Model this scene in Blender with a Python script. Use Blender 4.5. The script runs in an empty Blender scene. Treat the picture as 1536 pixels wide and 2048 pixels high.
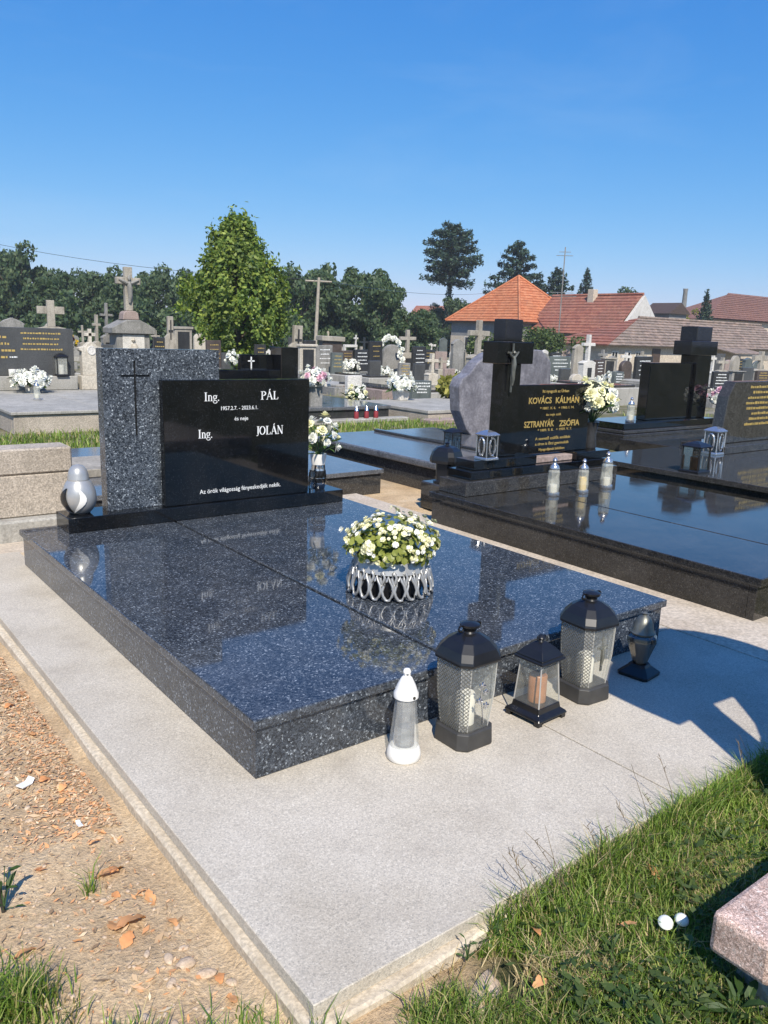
import bpy, bmesh, math, random
import numpy as np
from mathutils import Vector, Matrix, noise

random.seed(7)
np.random.seed(7)
SC = bpy.context.scene
COL = SC.collection
R = math.radians

# ------------------------------------------------------------------ camera, sky, sun, exposure
cam_d = bpy.data.cameras.new('camera')
cam = bpy.data.objects.new('camera', cam_d)
COL.objects.link(cam)
cr, cu, cf = Vector((0.794236, -0.606692, 0.03338)), Vector((0.105961, 0.192392, 0.975581)), Vector((0.598299, 0.771305, -0.21709))
cam.matrix_world = Matrix(((cr.x, cu.x, -cf.x, -0.941), (cr.y, cu.y, -cf.y, -1.747), (cr.z, cu.z, -cf.z, 1.2), (0, 0, 0, 1)))
cam_d.sensor_fit = 'VERTICAL'
cam_d.sensor_height = 36
cam_d.lens = 28.2
cam_d.clip_start = 0.05
cam_d.clip_end = 3000
SC.camera = cam

SUN_AZ, SUN_EL = 28.0, 46.0          # shadows run towards +Y turned 28 deg to +X
W = bpy.data.worlds.new('World')
SC.world = W
W.use_nodes = True
wn = W.node_tree
sky = wn.nodes.new('ShaderNodeTexSky')
sky.sky_type = 'NISHITA'
sky.sun_disc = False
sky.sun_elevation = R(SUN_EL)
sky.sun_rotation = R(180 + SUN_AZ)
sky.altitude = 100
sky.air_density = 1.0
sky.dust_density = 0.35
sky.ozone_density = 3.0
bg = wn.nodes['Background']
bg.inputs[1].default_value = 0.108
# the same colour response over the whole sky: a deep, clear summer blue
def wmath(op, a, b):
    q = wn.nodes.new('ShaderNodeMath'); q.operation = op
    for i, v in enumerate((a, b)):
        if isinstance(v, (int, float)): q.inputs[i].default_value = v
        else: wn.links.new(v, q.inputs[i])
    return q.outputs[0]
wsep = wn.nodes.new('ShaderNodeSeparateColor'); wcom = wn.nodes.new('ShaderNodeCombineColor')
wn.links.new(sky.outputs[0], wsep.inputs[0])
wch = []
for i, (g_, k_) in enumerate(((1.45, .70), (.80, .69), (.38, .94))):
    wch.append(wmath('MULTIPLY', wmath('POWER', wmath('MULTIPLY', wsep.outputs[i], .13), g_), k_ / (1.338 * .108)))
wch[0] = wmath('MINIMUM', wch[0], wmath('MULTIPLY', wch[1], .92))
for i in range(3): wn.links.new(wch[i], wcom.inputs[i])
# faint, even veil of high cirrus over the whole sky
wtc = wn.nodes.new('ShaderNodeTexCoord'); wmp = wn.nodes.new('ShaderNodeMapping'); wmp.inputs['Scale'].default_value = (1.0, 2.2, 7.0)
wn.links.new(wtc.outputs['Generated'], wmp.inputs[0])
wnz = wn.nodes.new('ShaderNodeTexNoise'); wnz.inputs['Scale'].default_value = 1.7; wnz.inputs['Detail'].default_value = 7; wnz.inputs['Roughness'].default_value = .6; wnz.inputs['Distortion'].default_value = .6
wn.links.new(wmp.outputs[0], wnz.inputs['Vector'])
wrp = wn.nodes.new('ShaderNodeValToRGB'); wrp.color_ramp.elements[0].position = .5; wrp.color_ramp.elements[1].position = .85
wrp.color_ramp.elements[0].color = (0, 0, 0, 1); wrp.color_ramp.elements[1].color = (.11, .11, .11, 1)
wn.links.new(wnz.outputs[0], wrp.inputs[0])
wmx = wn.nodes.new('ShaderNodeMix'); wmx.data_type = 'RGBA'; wmx.inputs[7].default_value = (4.6, 5.6, 6.6, 1)
wn.links.new(wrp.outputs[0], wmx.inputs[0]); wn.links.new(wcom.outputs[0], wmx.inputs[6])
wn.links.new(wmx.outputs[2], bg.inputs[0])

sun_d = bpy.data.lights.new('sun', 'SUN')
sun_d.energy = 4.4
sun_d.angle = R(0.53)
sun_d.color = (1.0, 0.93, 0.82)
sun = bpy.data.objects.new('sun', sun_d)
COL.objects.link(sun)
to_sun = Vector((-math.sin(R(SUN_AZ)) * math.cos(R(SUN_EL)), -math.cos(R(SUN_AZ)) * math.cos(R(SUN_EL)), math.sin(R(SUN_EL))))
sun.rotation_euler = to_sun.to_track_quat('Z', 'Y').to_euler()
sun.location = to_sun * 30

SC.view_settings.view_transform = 'Standard'
SC.view_settings.look = 'None'
SC.view_settings.exposure = 0.42
SC.view_settings.gamma = 1.0
SC.cycles.max_bounces = 8
SC.cycles.transparent_max_bounces = 24
SC.cycles.caustics_reflective = False
SC.cycles.caustics_refractive = False
SC.cycles.use_denoising = True

# ------------------------------------------------------------------ helpers
def tag(o, label=None, cat=None, group=None, kind=None):
    if label: o['label'] = label
    if cat: o['category'] = cat
    if group: o['group'] = group
    if kind: o['kind'] = kind
    return o

def thing(name, label, cat, loc=(0, 0, 0), rz=0.0, group=None):
    o = bpy.data.objects.new(name, None)
    o.empty_display_size = 0.1
    COL.objects.link(o)
    o.location = loc
    o.rotation_euler = (0, 0, rz)
    return tag(o, label, cat, group)

def link(name, me, mat=None, parent=None, loc=None):
    o = bpy.data.objects.new(name, me)
    COL.objects.link(o)
    if mat is not None and len(me.materials) == 0:
        me.materials.append(mat)
    if parent is not None: o.parent = parent
    if loc is not None: o.location = loc
    return o

class MB:
    """Collects shapes in the parent's local space; build() links them as one mesh object."""
    def __init__(s): s.v = []; s.f = []
    def add(s, vs, fs):
        n = len(s.v); s.v += [tuple(v) for v in vs]; s.f += [tuple(i + n for i in f) for f in fs]; return s
    def box(s, x0, x1, y0, y1, z0, z1):
        return s.add([(x0, y0, z0), (x1, y0, z0), (x1, y1, z0), (x0, y1, z0), (x0, y0, z1), (x1, y0, z1), (x1, y1, z1), (x0, y1, z1)],
                     [(3, 2, 1, 0), (4, 5, 6, 7), (0, 1, 5, 4), (1, 2, 6, 5), (2, 3, 7, 6), (3, 0, 4, 7)])
    def hexa(s, a, b):
        return s.add(list(a) + list(b), [(3, 2, 1, 0), (4, 5, 6, 7), (0, 1, 5, 4), (1, 2, 6, 5), (2, 3, 7, 6), (3, 0, 4, 7)])
    def prism(s, poly, y0, y1):
        """poly in (x, z), counter-clockwise seen from -Y, extruded in y"""
        n = len(poly)
        vs = [(p[0], y0, p[1]) for p in poly] + [(p[0], y1, p[1]) for p in poly]
        fs = [tuple(range(n)), tuple(range(2 * n - 1, n - 1, -1))]
        fs += [((i + 1) % n, i, i + n, (i + 1) % n + n) for i in range(n)]
        return s.add(vs, fs)
    def loft(s, rings, cap0=True, cap1=True):
        n = len(rings[0]); vs = [p for r in rings for p in r]; fs = []
        for k in range(len(rings) - 1):
            for i in range(n):
                j = (i + 1) % n
                fs.append((k * n + i, k * n + j, (k + 1) * n + j, (k + 1) * n + i))
        if cap0: fs.append(tuple(range(n - 1, -1, -1)))
        if cap1: fs.append(tuple(range((len(rings) - 1) * n, len(rings) * n)))
        return s.add(vs, fs)
    def lathe(s, prof, seg=24, c=(0, 0, 0), cap0=True, cap1=True, rot=0.0):
        rings = [[(c[0] + r * math.cos(rot + 2 * math.pi * i / seg), c[1] + r * math.sin(rot + 2 * math.pi * i / seg), c[2] + z) for i in range(seg)] for r, z in prof]
        return s.loft(rings, cap0, cap1)
    def tube(s, pts, rad, seg=6, closed=False):
        pts = [Vector(p) for p in pts]
        if not isinstance(rad, (list, tuple)): rad = [rad] * len(pts)
        rings = []
        for i, p in enumerate(pts):
            a = pts[i - 1] if (i > 0 or closed) else pts[i]
            b = pts[(i + 1) % len(pts)] if (i < len(pts) - 1 or closed) else pts[i]
            t = (b - a)
            t = t.normalized() if t.length > 1e-9 else Vector((0, 0, 1))
            up = Vector((0, 0, 1)) if abs(t.z) < 0.9 else Vector((1, 0, 0))
            u = t.cross(up).normalized(); w = u.cross(t)
            rings.append([p + (u * math.cos(2 * math.pi * k / seg) + w * math.sin(2 * math.pi * k / seg)) * rad[i] for k in range(seg)])
        if closed: rings.append(rings[0])
        return s.loft(rings, not closed, not closed)
    def mesh(s, name, bevel=0.0, smooth=False, seg=1, flip=True, auto=None):
        me = bpy.data.meshes.new(name)
        me.from_pydata(s.v, [], s.f)
        bm = bmesh.new(); bm.from_mesh(me)
        if flip: bmesh.ops.recalc_face_normals(bm, faces=bm.faces[:])
        if bevel > 0:
            es = [e for e in bm.edges if len(e.link_faces) == 2 and e.calc_face_angle(0) > 0.5]
            bmesh.ops.bevel(bm, geom=es, offset=bevel, segments=seg, affect='EDGES', profile=0.5, clamp_overlap=True)
        if smooth:
            for f in bm.faces: f.smooth = True
            ang = auto if auto else R(50)
            for e in bm.edges:
                if len(e.link_faces) == 2 and e.calc_face_angle(0) > ang: e.smooth = False
        bm.to_mesh(me); bm.free()
        return me
    def build(s, name, mat, parent=None, bevel=0.0, smooth=False, loc=None, seg=1, kind=None, auto=None):
        o = link(name, s.mesh(name, bevel, smooth, seg, auto=auto), mat, parent, loc)
        if kind: o['kind'] = kind
        return o

def copy_tree(o, parent=None):
    c = o.copy(); COL.objects.link(c)
    if parent is not None: c.parent = parent
    for ch in list(o.children): copy_tree(ch, c)
    return c

def pieces(name, mesh, mat, parent, mats):
    """many objects that share one mesh: mats is a list of local matrices"""
    if len(mesh.materials) == 0: mesh.materials.append(mat)
    for m in mats:
        o = bpy.data.objects.new(name, mesh); COL.objects.link(o)
        o.parent = parent; o.matrix_local = m

def TRS(loc, rot=(0, 0, 0), sc=1.0):
    from mathutils import Euler
    if not isinstance(sc, (tuple, list)): sc = (sc, sc, sc)
    return Matrix.Translation(loc) @ Euler(rot).to_matrix().to_4x4() @ Matrix.Diagonal((*sc, 1))

def soup(name, verts, faces, mat, parent=None, kind=None, smooth=False):
    """fast big mesh: verts (n,3) array, faces (m,k) array"""
    me = bpy.data.meshes.new(name)
    verts = np.asarray(verts, dtype=np.float32); faces = np.asarray(faces, dtype=np.int32)
    m, k = faces.shape
    me.vertices.add(len(verts)); me.vertices.foreach_set('co', verts.ravel())
    me.loops.add(m * k); me.loops.foreach_set('vertex_index', faces.ravel())
    me.polygons.add(m); me.polygons.foreach_set('loop_start', np.arange(0, m * k, k, dtype=np.int32))
    me.update(calc_edges=True)
    if smooth: me.polygons.foreach_set('use_smooth', np.ones(m, dtype=bool))
    o = link(name, me, mat, parent)
    if kind: o['kind'] = kind
    return o

# ------------------------------------------------------------------ materials
def newmat(name):
    m = bpy.data.materials.new(name); m.use_nodes = True
    nt = m.node_tree
    return m, nt, nt.nodes['Principled BSDF'], nt.nodes.new, nt.links.new

def ramp(N, stops, interp='LINEAR'):
    r = N('ShaderNodeValToRGB'); cr_ = r.color_ramp; cr_.interpolation = interp
    while len(cr_.elements) < len(stops): cr_.elements.new(0.5)
    for e, (p, c) in zip(cr_.elements, stops):
        e.position = p; e.color = (*c, 1) if len(c) == 3 else c
    return r

def g3(v): return (v, v, v)

def mixc(N, L, a, b, fac, mode='MIX'):
    m = N('ShaderNodeMix'); m.data_type = 'RGBA'; m.blend_type = mode
    for s, v in ((6, a), (7, b), (0, fac)):
        if isinstance(v, (tuple, list)): m.inputs[s].default_value = (*v, 1) if len(v) == 3 else v
        elif isinstance(v, (int, float)): m.inputs[s].default_value = v
        else: L(v, m.inputs[s])
    return m.outputs[2]

def noise_tex(N, L, pos, scale, detail=4, rough=0.55):
    n = N('ShaderNodeTexNoise'); n.inputs['Scale'].default_value = scale
    n.inputs['Detail'].default_value = detail; n.inputs['Roughness'].default_value = rough
    if pos is not None: L(pos, n.inputs['Vector'])
    return n.outputs[0]

def bump(N, L, h, strength, dist, b):
    bp = N('ShaderNodeBump'); bp.inputs['Strength'].default_value = strength; bp.inputs['Distance'].default_value = dist
    L(h, bp.inputs['Height']); L(bp.outputs[0], b.inputs['Normal'])

def plain(name, col, rough=0.5, metal=0.0, vary=0.15, scale=30, bmp=0.0, bscale=120, spec=0.5):
    m, nt, b, N, L = newmat(name)
    geo = N('ShaderNodeNewGeometry').outputs['Position']
    n = noise_tex(N, L, geo, scale, 5)
    c = ramp(N, [(0.3, tuple(x * (1 - vary) for x in col)), (0.7, tuple(min(1, x * (1 + vary)) for x in col))])
    L(n, c.inputs[0]); L(c.outputs[0], b.inputs['Base Color'])
    b.inputs['Roughness'].default_value = rough; b.inputs['Metallic'].default_value = metal
    b.inputs['Specular IOR Level'].default_value = spec
    if bmp > 0:
        bump(N, L, noise_tex(N, L, geo, bscale, 4), bmp, 0.004, b)
    return m

def weathered(name, c1, c2, c3, rough=0.85, s1=3.0, s2=60, bmp=0.4, dark=0.5, speck=None):
    """old stone / concrete: broad stains, fine grain, dark lichen streaks"""
    m, nt, b, N, L = newmat(name)
    geo = N('ShaderNodeNewGeometry').outputs['Position']
    big = noise_tex(N, L, geo, s1, 6, 0.6); fine = noise_tex(N, L, geo, s2, 3, 0.6)
    r1 = ramp(N, [(0.32, c1), (0.68, c2)]); L(big, r1.inputs[0])
    r2 = ramp(N, [(0.35, g3(0.75)), (0.65, g3(1.15))]); L(fine, r2.inputs[0])
    c = mixc(N, L, r1.outputs[0], r2.outputs[0], 1.0, 'MULTIPLY')
    mp = N('ShaderNodeMapping'); mp.inputs['Scale'].default_value = (5, 5, 1.2); L(geo, mp.inputs[0])
    st = noise_tex(N, L, mp.outputs[0], 1.6, 5, 0.65)
    r3 = ramp(N, [(0.5, g3(0)), (0.72, g3(dark))]); L(st, r3.inputs[0])
    c = mixc(N, L, c, c3, r3.outputs[0])
    if speck:
        v = N('ShaderNodeTexVoronoi'); v.inputs['Scale'].default_value = speck[0]; L(geo, v.inputs['Vector'])
        rr = ramp(N, [(0.0, speck[1]), (0.45, speck[2]), (0.8, speck[3])]); L(v.outputs['Color'], rr.inputs[0])
        c = mixc(N, L, c, rr.outputs[0], 0.8, 'MULTIPLY')
    L(c, b.inputs['Base Color']); b.inputs['Roughness'].default_value = rough
    bump(N, L, fine, bmp, 0.004, b)
    return m

def granite(name, dark, mid, light, scale, rough, dens=0.5, bmp=0.0, coat=0.0):
    """polished speckled granite: crystals of three tones"""
    m, nt, b, N, L = newmat(name)
    geo = N('ShaderNodeNewGeometry').outputs['Position']
    wob = N('ShaderNodeTexNoise'); wob.inputs['Scale'].default_value = scale * 0.9; L(geo, wob.inputs['Vector'])
    add = N('ShaderNodeMix'); add.data_type = 'VECTOR'; add.inputs[0].default_value = 0.012
    L(geo, add.inputs[4]); L(wob.outputs['Color'], add.inputs[5])
    p = add.outputs[1]
    v = N('ShaderNodeTexVoronoi'); v.inputs['Scale'].default_value = scale; L(p, v.inputs['Vector'])
    sep = N('ShaderNodeSeparateColor'); L(v.outputs['Color'], sep.inputs[0])
    r1 = ramp(N, [(0.0, dark), (dens, dark), (dens + 0.12, mid), (0.9, mid), (0.985, light)]); L(sep.outputs[0], r1.inputs[0])
    v2 = N('ShaderNodeTexVoronoi'); v2.inputs['Scale'].default_value = scale * 2.3; L(p, v2.inputs['Vector'])
    sep2 = N('ShaderNodeSeparateColor'); L(v2.outputs['Color'], sep2.inputs[0])
    r2 = ramp(N, [(0.0, g3(0.45)), (0.6, g3(1.0)), (0.93, g3(1.6))]); L(sep2.outputs[1], r2.inputs[0])
    c = mixc(N, L, r1.outputs[0], r2.outputs[0], 1.0, 'MULTIPLY')
    big = noise_tex(N, L, geo, scale * 0.07, 3); r3 = ramp(N, [(0.3, g3(0.8)), (0.7, g3(1.2))]); L(big, r3.inputs[0])
    c = mixc(N, L, c, r3.outputs[0], 1.0, 'MULTIPLY')
    if coat > 0:       # thin uneven film of settled dust and dried drops
        d1 = noise_tex(N, L, geo, 3.1, 7, 0.68); rd = ramp(N, [(0.42, g3(0)), (0.75, g3(coat))]); L(d1, rd.inputs[0])
        c = mixc(N, L, c, (0.42, 0.39, 0.35), rd.outputs[0])
        vd = N('ShaderNodeTexVoronoi'); vd.inputs['Scale'].default_value = 38; L(geo, vd.inputs['Vector'])
        rv = ramp(N, [(0.0, g3(coat * 2.2)), (0.045, g3(coat * 1.2)), (0.07, g3(0))]); L(vd.outputs['Distance'], rv.inputs[0])
        c = mixc(N, L, c, (0.5, 0.47, 0.42), rv.outputs[0])
    L(c, b.inputs['Base Color'])
    dust = noise_tex(N, L, geo, 7, 5, 0.6); rr = ramp(N, [(0.35, g3(rough)), (0.75, g3(rough + 0.05))]); L(dust, rr.inputs[0])
    L(rr.outputs[0], b.inputs['Roughness'])
    if bmp > 0: bump(N, L, noise_tex(N, L, geo, scale * 3, 3), bmp, 0.002, b)
    return m

M = {}
M['blue_granite'] = granite('blue_granite', (0.022, 0.027, 0.035), (0.058, 0.069, 0.085), (0.27, 0.3, 0.33), 205, 0.03, 0.36, coat=0.07)
M['blue_sunlit'] = granite('blue_granite_sunlit', (0.026, 0.032, 0.041), (0.085, 0.1, 0.12), (0.34, 0.38, 0.42), 170, 0.16, 0.34)  # same granite, rougher; sunlight on the pillar front is put into the brighter tones
M['black_granite'] = granite('black_granite', (0.003, 0.0038, 0.005), (0.006, 0.0075, 0.0095), (0.016, 0.017, 0.02), 250, 0.03, 0.6, coat=0.025)
M['grey_polish'] = granite('grey_polish', (0.03, 0.029, 0.028), (0.055, 0.053, 0.05), (0.12, 0.115, 0.11), 230, 0.05, 0.4)
M['dark_polish'] = granite('dark_polish', (0.018, 0.017, 0.015), (0.034, 0.031, 0.027), (0.075, 0.07, 0.06), 230, 0.04, 0.45, coat=0.07)
M['steel_polish'] = granite('steel_polish', (0.075, 0.08, 0.088), (0.12, 0.125, 0.135), (0.2, 0.2, 0.21), 200, 0.09, 0.4, coat=0.12)
M['wave_granite'] = weathered('wave_granite', (0.13, 0.125, 0.14), (0.27, 0.26, 0.28), (0.09, 0.085, 0.095), 0.35, 9, 40, 0.1, 0.8)
M['paving'] = None
M['terrazzo'] = weathered('terrazzo', (0.36, 0.31, 0.25), (0.47, 0.41, 0.34), (0.24, 0.21, 0.17), 0.85, 2.2, 90, 0.5, 0.5, (150, g3(0.6), g3(0.95), g3(1.3)))
M['concrete'] = weathered('concrete', (0.3, 0.29, 0.26), (0.43, 0.41, 0.37), (0.17, 0.16, 0.14), 0.9, 2.5, 70, 0.5, 0.6)
M['grey'] = weathered('grey_stone', (0.19, 0.185, 0.17), (0.31, 0.3, 0.28), (0.09, 0.09, 0.08), 0.85, 2.5, 40, 0.4, 0.7)
M['beige'] = weathered('beige_stone', (0.30, 0.27, 0.22), (0.42, 0.385, 0.325), (0.14, 0.125, 0.1), 0.85, 2.5, 40, 0.4, 0.6)
M['cream'] = weathered('cream_stone', (0.47, 0.42, 0.34), (0.58, 0.53, 0.44), (0.28, 0.24, 0.19), 0.8, 2.5, 40, 0.3, 0.45)
M['white'] = weathered('white_stone', (0.56, 0.54, 0.49), (0.7, 0.67, 0.62), (0.36, 0.33, 0.28), 0.7, 2.5, 40, 0.3, 0.35)
M['pink'] = weathered('pink_stone', (0.29, 0.22, 0.19), (0.37, 0.29, 0.26), (0.16, 0.13, 0.11), 0.8, 2.5, 40, 0.3, 0.5)
M['brown'] = weathered('brown_stone', (0.06, 0.045, 0.038), (0.11, 0.085, 0.07), (0.03, 0.026, 0.022), 0.5, 2.5, 40, 0.2, 0.5)
M['dark'] = weathered('dark_stone', (0.028, 0.029, 0.03), (0.05, 0.05, 0.051), (0.02, 0.02, 0.02), 0.22, 2.5, 60, 0.05, 0.5)
M['slate'] = weathered('slate_stone', (0.06, 0.062, 0.062), (0.09, 0.091, 0.09), (0.045, 0.045, 0.045), 0.25, 2.5, 60, 0.05, 0.5)
M['greengrey'] = weathered('greengrey_stone', (0.085, 0.1, 0.095), (0.14, 0.16, 0.15), (0.06, 0.065, 0.06), 0.4, 2.5, 60, 0.1, 0.5)
M['pink_granite'] = granite('pink_granite', (0.44, 0.3, 0.235), (0.58, 0.42, 0.345), (0.7, 0.58, 0.5), 210, 0.55, 0.3, 0.25)
M['gold'] = plain('gold_letters', (0.75, 0.52, 0.16), 0.45, 0.6, 0.15)
M['silver_letters'] = plain('silver_letters', (0.78, 0.79, 0.78), 0.5, 0.0, 0.08)
M['chrome'] = plain('polished_steel', (0.72, 0.73, 0.74), 0.13, 1.0, 0.05)
M['silver_paint'] = plain('silver_plastic', (0.42, 0.42, 0.41), 0.35, 0.45, 0.06)
M['silver_metal'] = plain('brushed_silver', (0.6, 0.6, 0.6), 0.22, 0.85, 0.06)
M['cream_concrete'] = weathered('cream_concrete', (0.5, 0.42, 0.31), (0.62, 0.54, 0.42), (0.38, 0.31, 0.22), 0.95, 6, 90, 0.6, 0.5)
M['sand_cement'] = weathered('sandy_cement', (0.48, 0.4, 0.31), (0.6, 0.52, 0.42), (0.34, 0.28, 0.2), 0.95, 3, 60, 0.8, 0.6)
M['black_plastic'] = plain('black_plastic', (0.012, 0.012, 0.013), 0.28, 0.0, 0.2)
M['base_plastic'] = plain('dusty_black_plastic', (0.045, 0.044, 0.042), 0.5, 0.0, 0.2, 25)
M['white_plastic'] = plain('white_plastic', (0.8, 0.78, 0.73), 0.4, 0.0, 0.04)
M['wax'] = plain('white_wax', (0.78, 0.74, 0.64), 0.5, 0.0, 0.05)
M['amber_wax'] = plain('amber_wax', (0.36, 0.16, 0.07), 0.4, 0.0, 0.2)
M['yellow_wax'] = plain('yellow_wax', (0.85, 0.6, 0.18), 0.4, 0.0, 0.1)
M['brass_wire'] = plain('pale_mesh', (0.52, 0.51, 0.48), 0.4, 0.4, 0.1)
M['mesh_wire'] = plain('olive_mesh_wire', (0.19, 0.185, 0.16), 0.45, 0.3, 0.15)
M['bronze'] = plain('weathered_bronze', (0.2, 0.2, 0.17), 0.45, 0.7, 0.3)
M['petal'] = plain('white_petals', (0.82, 0.82, 0.74), 0.6, 0.0, 0.06, 60)
M['cream_petal'] = plain('cream_petals', (0.82, 0.79, 0.5), 0.6, 0.0, 0.12, 60)
M['pink_petal'] = plain('pink_petals', (0.76, 0.48, 0.56), 0.6, 0.0, 0.2, 60)
M['yellow_petal'] = plain('yellow_petals', (0.85, 0.6, 0.04), 0.6, 0.0, 0.12, 60)
M['red_petal'] = plain('red_petals', (0.26, 0.03, 0.04), 0.6, 0.0, 0.2, 60)
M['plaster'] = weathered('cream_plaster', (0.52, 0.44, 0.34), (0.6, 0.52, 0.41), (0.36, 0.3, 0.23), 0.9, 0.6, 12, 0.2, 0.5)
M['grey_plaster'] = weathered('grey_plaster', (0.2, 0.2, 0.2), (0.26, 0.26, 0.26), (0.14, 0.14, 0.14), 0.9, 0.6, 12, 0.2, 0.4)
M['pane'] = plain('dark_window_pane', (0.02, 0.022, 0.025), 0.08, 0.0, 0.1)
M['wood'] = plain('brown_wood', (0.07, 0.045, 0.03), 0.6, 0.0, 0.3, 6)
M['pole'] = plain('grey_timber', (0.33, 0.29, 0.23), 0.8, 0.0, 0.2, 6)
M['bark'] = plain('bark', (0.075, 0.058, 0.042), 0.9, 0.0, 0.35, 8, 0.5, 30)

def glass(name, tint=(0.97, 0.98, 0.97), rough=0.02, refl=1.0):
    """thin clear pane: see-through with Fresnel reflection"""
    m, nt, b, N, L = newmat(name)
    nt.nodes.remove(b)
    out = nt.nodes['Material Output']
    t = N('ShaderNodeBsdfTransparent'); t.inputs[0].default_value = (*tint, 1)
    g = N('ShaderNodeBsdfGlossy'); g.inputs['Roughness'].default_value = rough
    lw = N('ShaderNodeFresnel'); lw.inputs[0].default_value = 1.5
    mm = N('ShaderNodeMath'); mm.operation = 'MULTIPLY_ADD'; mm.inputs[1].default_value = 1.3 * refl; mm.inputs[2].default_value = 0.03
    L(lw.outputs[0], mm.inputs[0])
    nz = noise_tex(N, L, N('ShaderNodeNewGeometry').outputs['Position'], 90, 2)
    bp = N('ShaderNodeBump'); bp.inputs['Strength'].default_value = 0.25; bp.inputs['Distance'].default_value = 0.003
    L(nz, bp.inputs['Height']); L(bp.outputs[0], g.inputs['Normal'])
    mx = N('ShaderNodeMixShader'); L(mm.outputs[0], mx.inputs[0]); L(t.outputs[0], mx.inputs[1]); L(g.outputs[0], mx.inputs[2])
    L(mx.outputs[0], out.inputs[0])
    return m
M['glass'] = glass('clear_glass')
M['smoke_glass'] = glass('smoked_glass', (0.55, 0.52, 0.48), 0.05, 1.6)
M['amber_glass'] = glass('amber_tinted_glass', (0.86, 0.8, 0.7), 0.05)
def frosted(name, col, alpha):
    m, nt, b, N, L = newmat(name)
    out = nt.nodes['Material Output']
    b.inputs['Base Color'].default_value = (*col, 1); b.inputs['Roughness'].default_value = 0.25
    t = N('ShaderNodeBsdfTransparent'); t.inputs[0].default_value = (0.95, 0.96, 0.94, 1)
    nz = noise_tex(N, L, N('ShaderNodeNewGeometry').outputs['Position'], 40, 2)
    r = ramp(N, [(0.3, g3(alpha * 0.8)), (0.7, g3(alpha * 1.2))]); L(nz, r.inputs[0])
    mx = N('ShaderNodeMixShader'); L(r.outputs[0], mx.inputs[0]); L(t.outputs[0], mx.inputs[1]); L(b.outputs[0], mx.inputs[2])
    L(mx.outputs[0], out.inputs[0])
    return m
M['frosted'] = frosted('frosted_glass', (0.7, 0.7, 0.62), 0.35)
M['mesh_glass'] = frosted('milky_mesh_glass', (0.75, 0.75, 0.73), 0.3)
M['hazy_glass'] = frosted('hazy_glass', (0.72, 0.72, 0.66), 0.13)

def leafmat(name, stops, trans=0.3, rough=0.55):
    """foliage: tone varies leaf by leaf"""
    m, nt, b, N, L = newmat(name)
    out = nt.nodes['Material Output']
    geo = N('ShaderNodeNewGeometry')
    r = ramp(N, stops); L(geo.outputs['Random Per Island'], r.inputs[0])
    big = noise_tex(N, L, geo.outputs['Position'], 1.3, 3); rb = ramp(N, [(0.3, g3(0.72)), (0.7, g3(1.25))]); L(big, rb.inputs[0])
    c = mixc(N, L, r.outputs[0], rb.outputs[0], 1.0, 'MULTIPLY')
    L(c, b.inputs['Base Color']); b.inputs['Roughness'].default_value = rough; b.inputs['Specular IOR Level'].default_value = 0.35
    t = N('ShaderNodeBsdfTranslucent'); L(mixc(N, L, c, (1.3, 1.5, 0.5), 1.0, 'MULTIPLY'), t.inputs[0])
    mx = N('ShaderNodeMixShader'); mx.inputs[0].default_value = trans; L(b.outputs[0], mx.inputs[1]); L(t.outputs[0], mx.inputs[2])
    L(mx.outputs[0], out.inputs[0])
    return m
M['leaf_tree'] = leafmat('leaf_clipped_tree', [(0, (0.06, 0.11, 0.025)), (0.5, (0.15, 0.22, 0.04)), (1, (0.31, 0.37, 0.07))])
M['leaf_forest'] = leafmat('leaf_forest', [(0, (0.038, 0.07, 0.034)), (0.5, (0.07, 0.115, 0.052)), (1, (0.125, 0.17, 0.07))])
M['leaf_conifer'] = leafmat('needles', [(0, (0.02, 0.042, 0.027)), (0.5, (0.034, 0.065, 0.04)), (1, (0.06, 0.095, 0.052))], 0.12)
M['leaf_bush'] = leafmat('leaf_bush', [(0, (0.04, 0.07, 0.02)), (0.5, (0.075, 0.115, 0.03)), (1, (0.13, 0.17, 0.05))])
M['leaf_yellow'] = leafmat('leaf_yellow', [(0, (0.12, 0.13, 0.025)), (0.5, (0.25, 0.24, 0.05)), (1, (0.4, 0.36, 0.1))])
M['leaf_begonia'] = leafmat('leaf_begonia', [(0, (0.1, 0.14, 0.025)), (0.45, (0.2, 0.24, 0.045)), (0.8, (0.34, 0.34, 0.08)), (1, (0.42, 0.3, 0.1))], 0.25, 0.4)
M['leaf_dark'] = leafmat('leaf_dark', [(0, (0.02, 0.05, 0.015)), (0.5, (0.04, 0.085, 0.02)), (1, (0.09, 0.14, 0.035))], 0.25)
M['grass'] = leafmat('grass_blades', [(0, (0.06, 0.11, 0.017)), (0.3, (0.13, 0.22, 0.03)), (0.62, (0.22, 0.32, 0.05)), (0.82, (0.34, 0.4, 0.1)), (0.9, (0.46, 0.38, 0.17)), (1, (0.58, 0.45, 0.26))], 0.3)
M['thatch'] = leafmat('dead_grass', [(0, (0.3, 0.22, 0.1)), (0.5, (0.46, 0.35, 0.18)), (1, (0.6, 0.48, 0.28))], 0.2)
M['dry_leaf'] = leafmat('dry_leaf', [(0, (0.62, 0.26, 0.1)), (0.5, (0.74, 0.36, 0.15)), (1, (0.78, 0.5, 0.26))], 0.2)
M['litter'] = leafmat('litter', [(0, (0.3, 0.19, 0.1)), (0.4, (0.62, 0.45, 0.28)), (0.62, (0.66, 0.32, 0.14)), (0.78, (0.74, 0.38, 0.17)), (1, (0.78, 0.64, 0.44))], 0.1)
M['stalk'] = plain('dry_stalk', (0.16, 0.12, 0.07), 0.8, 0, 0.3)
M['twig'] = plain('dark_stem', (0.03, 0.026, 0.02), 0.8, 0, 0.3)
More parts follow.
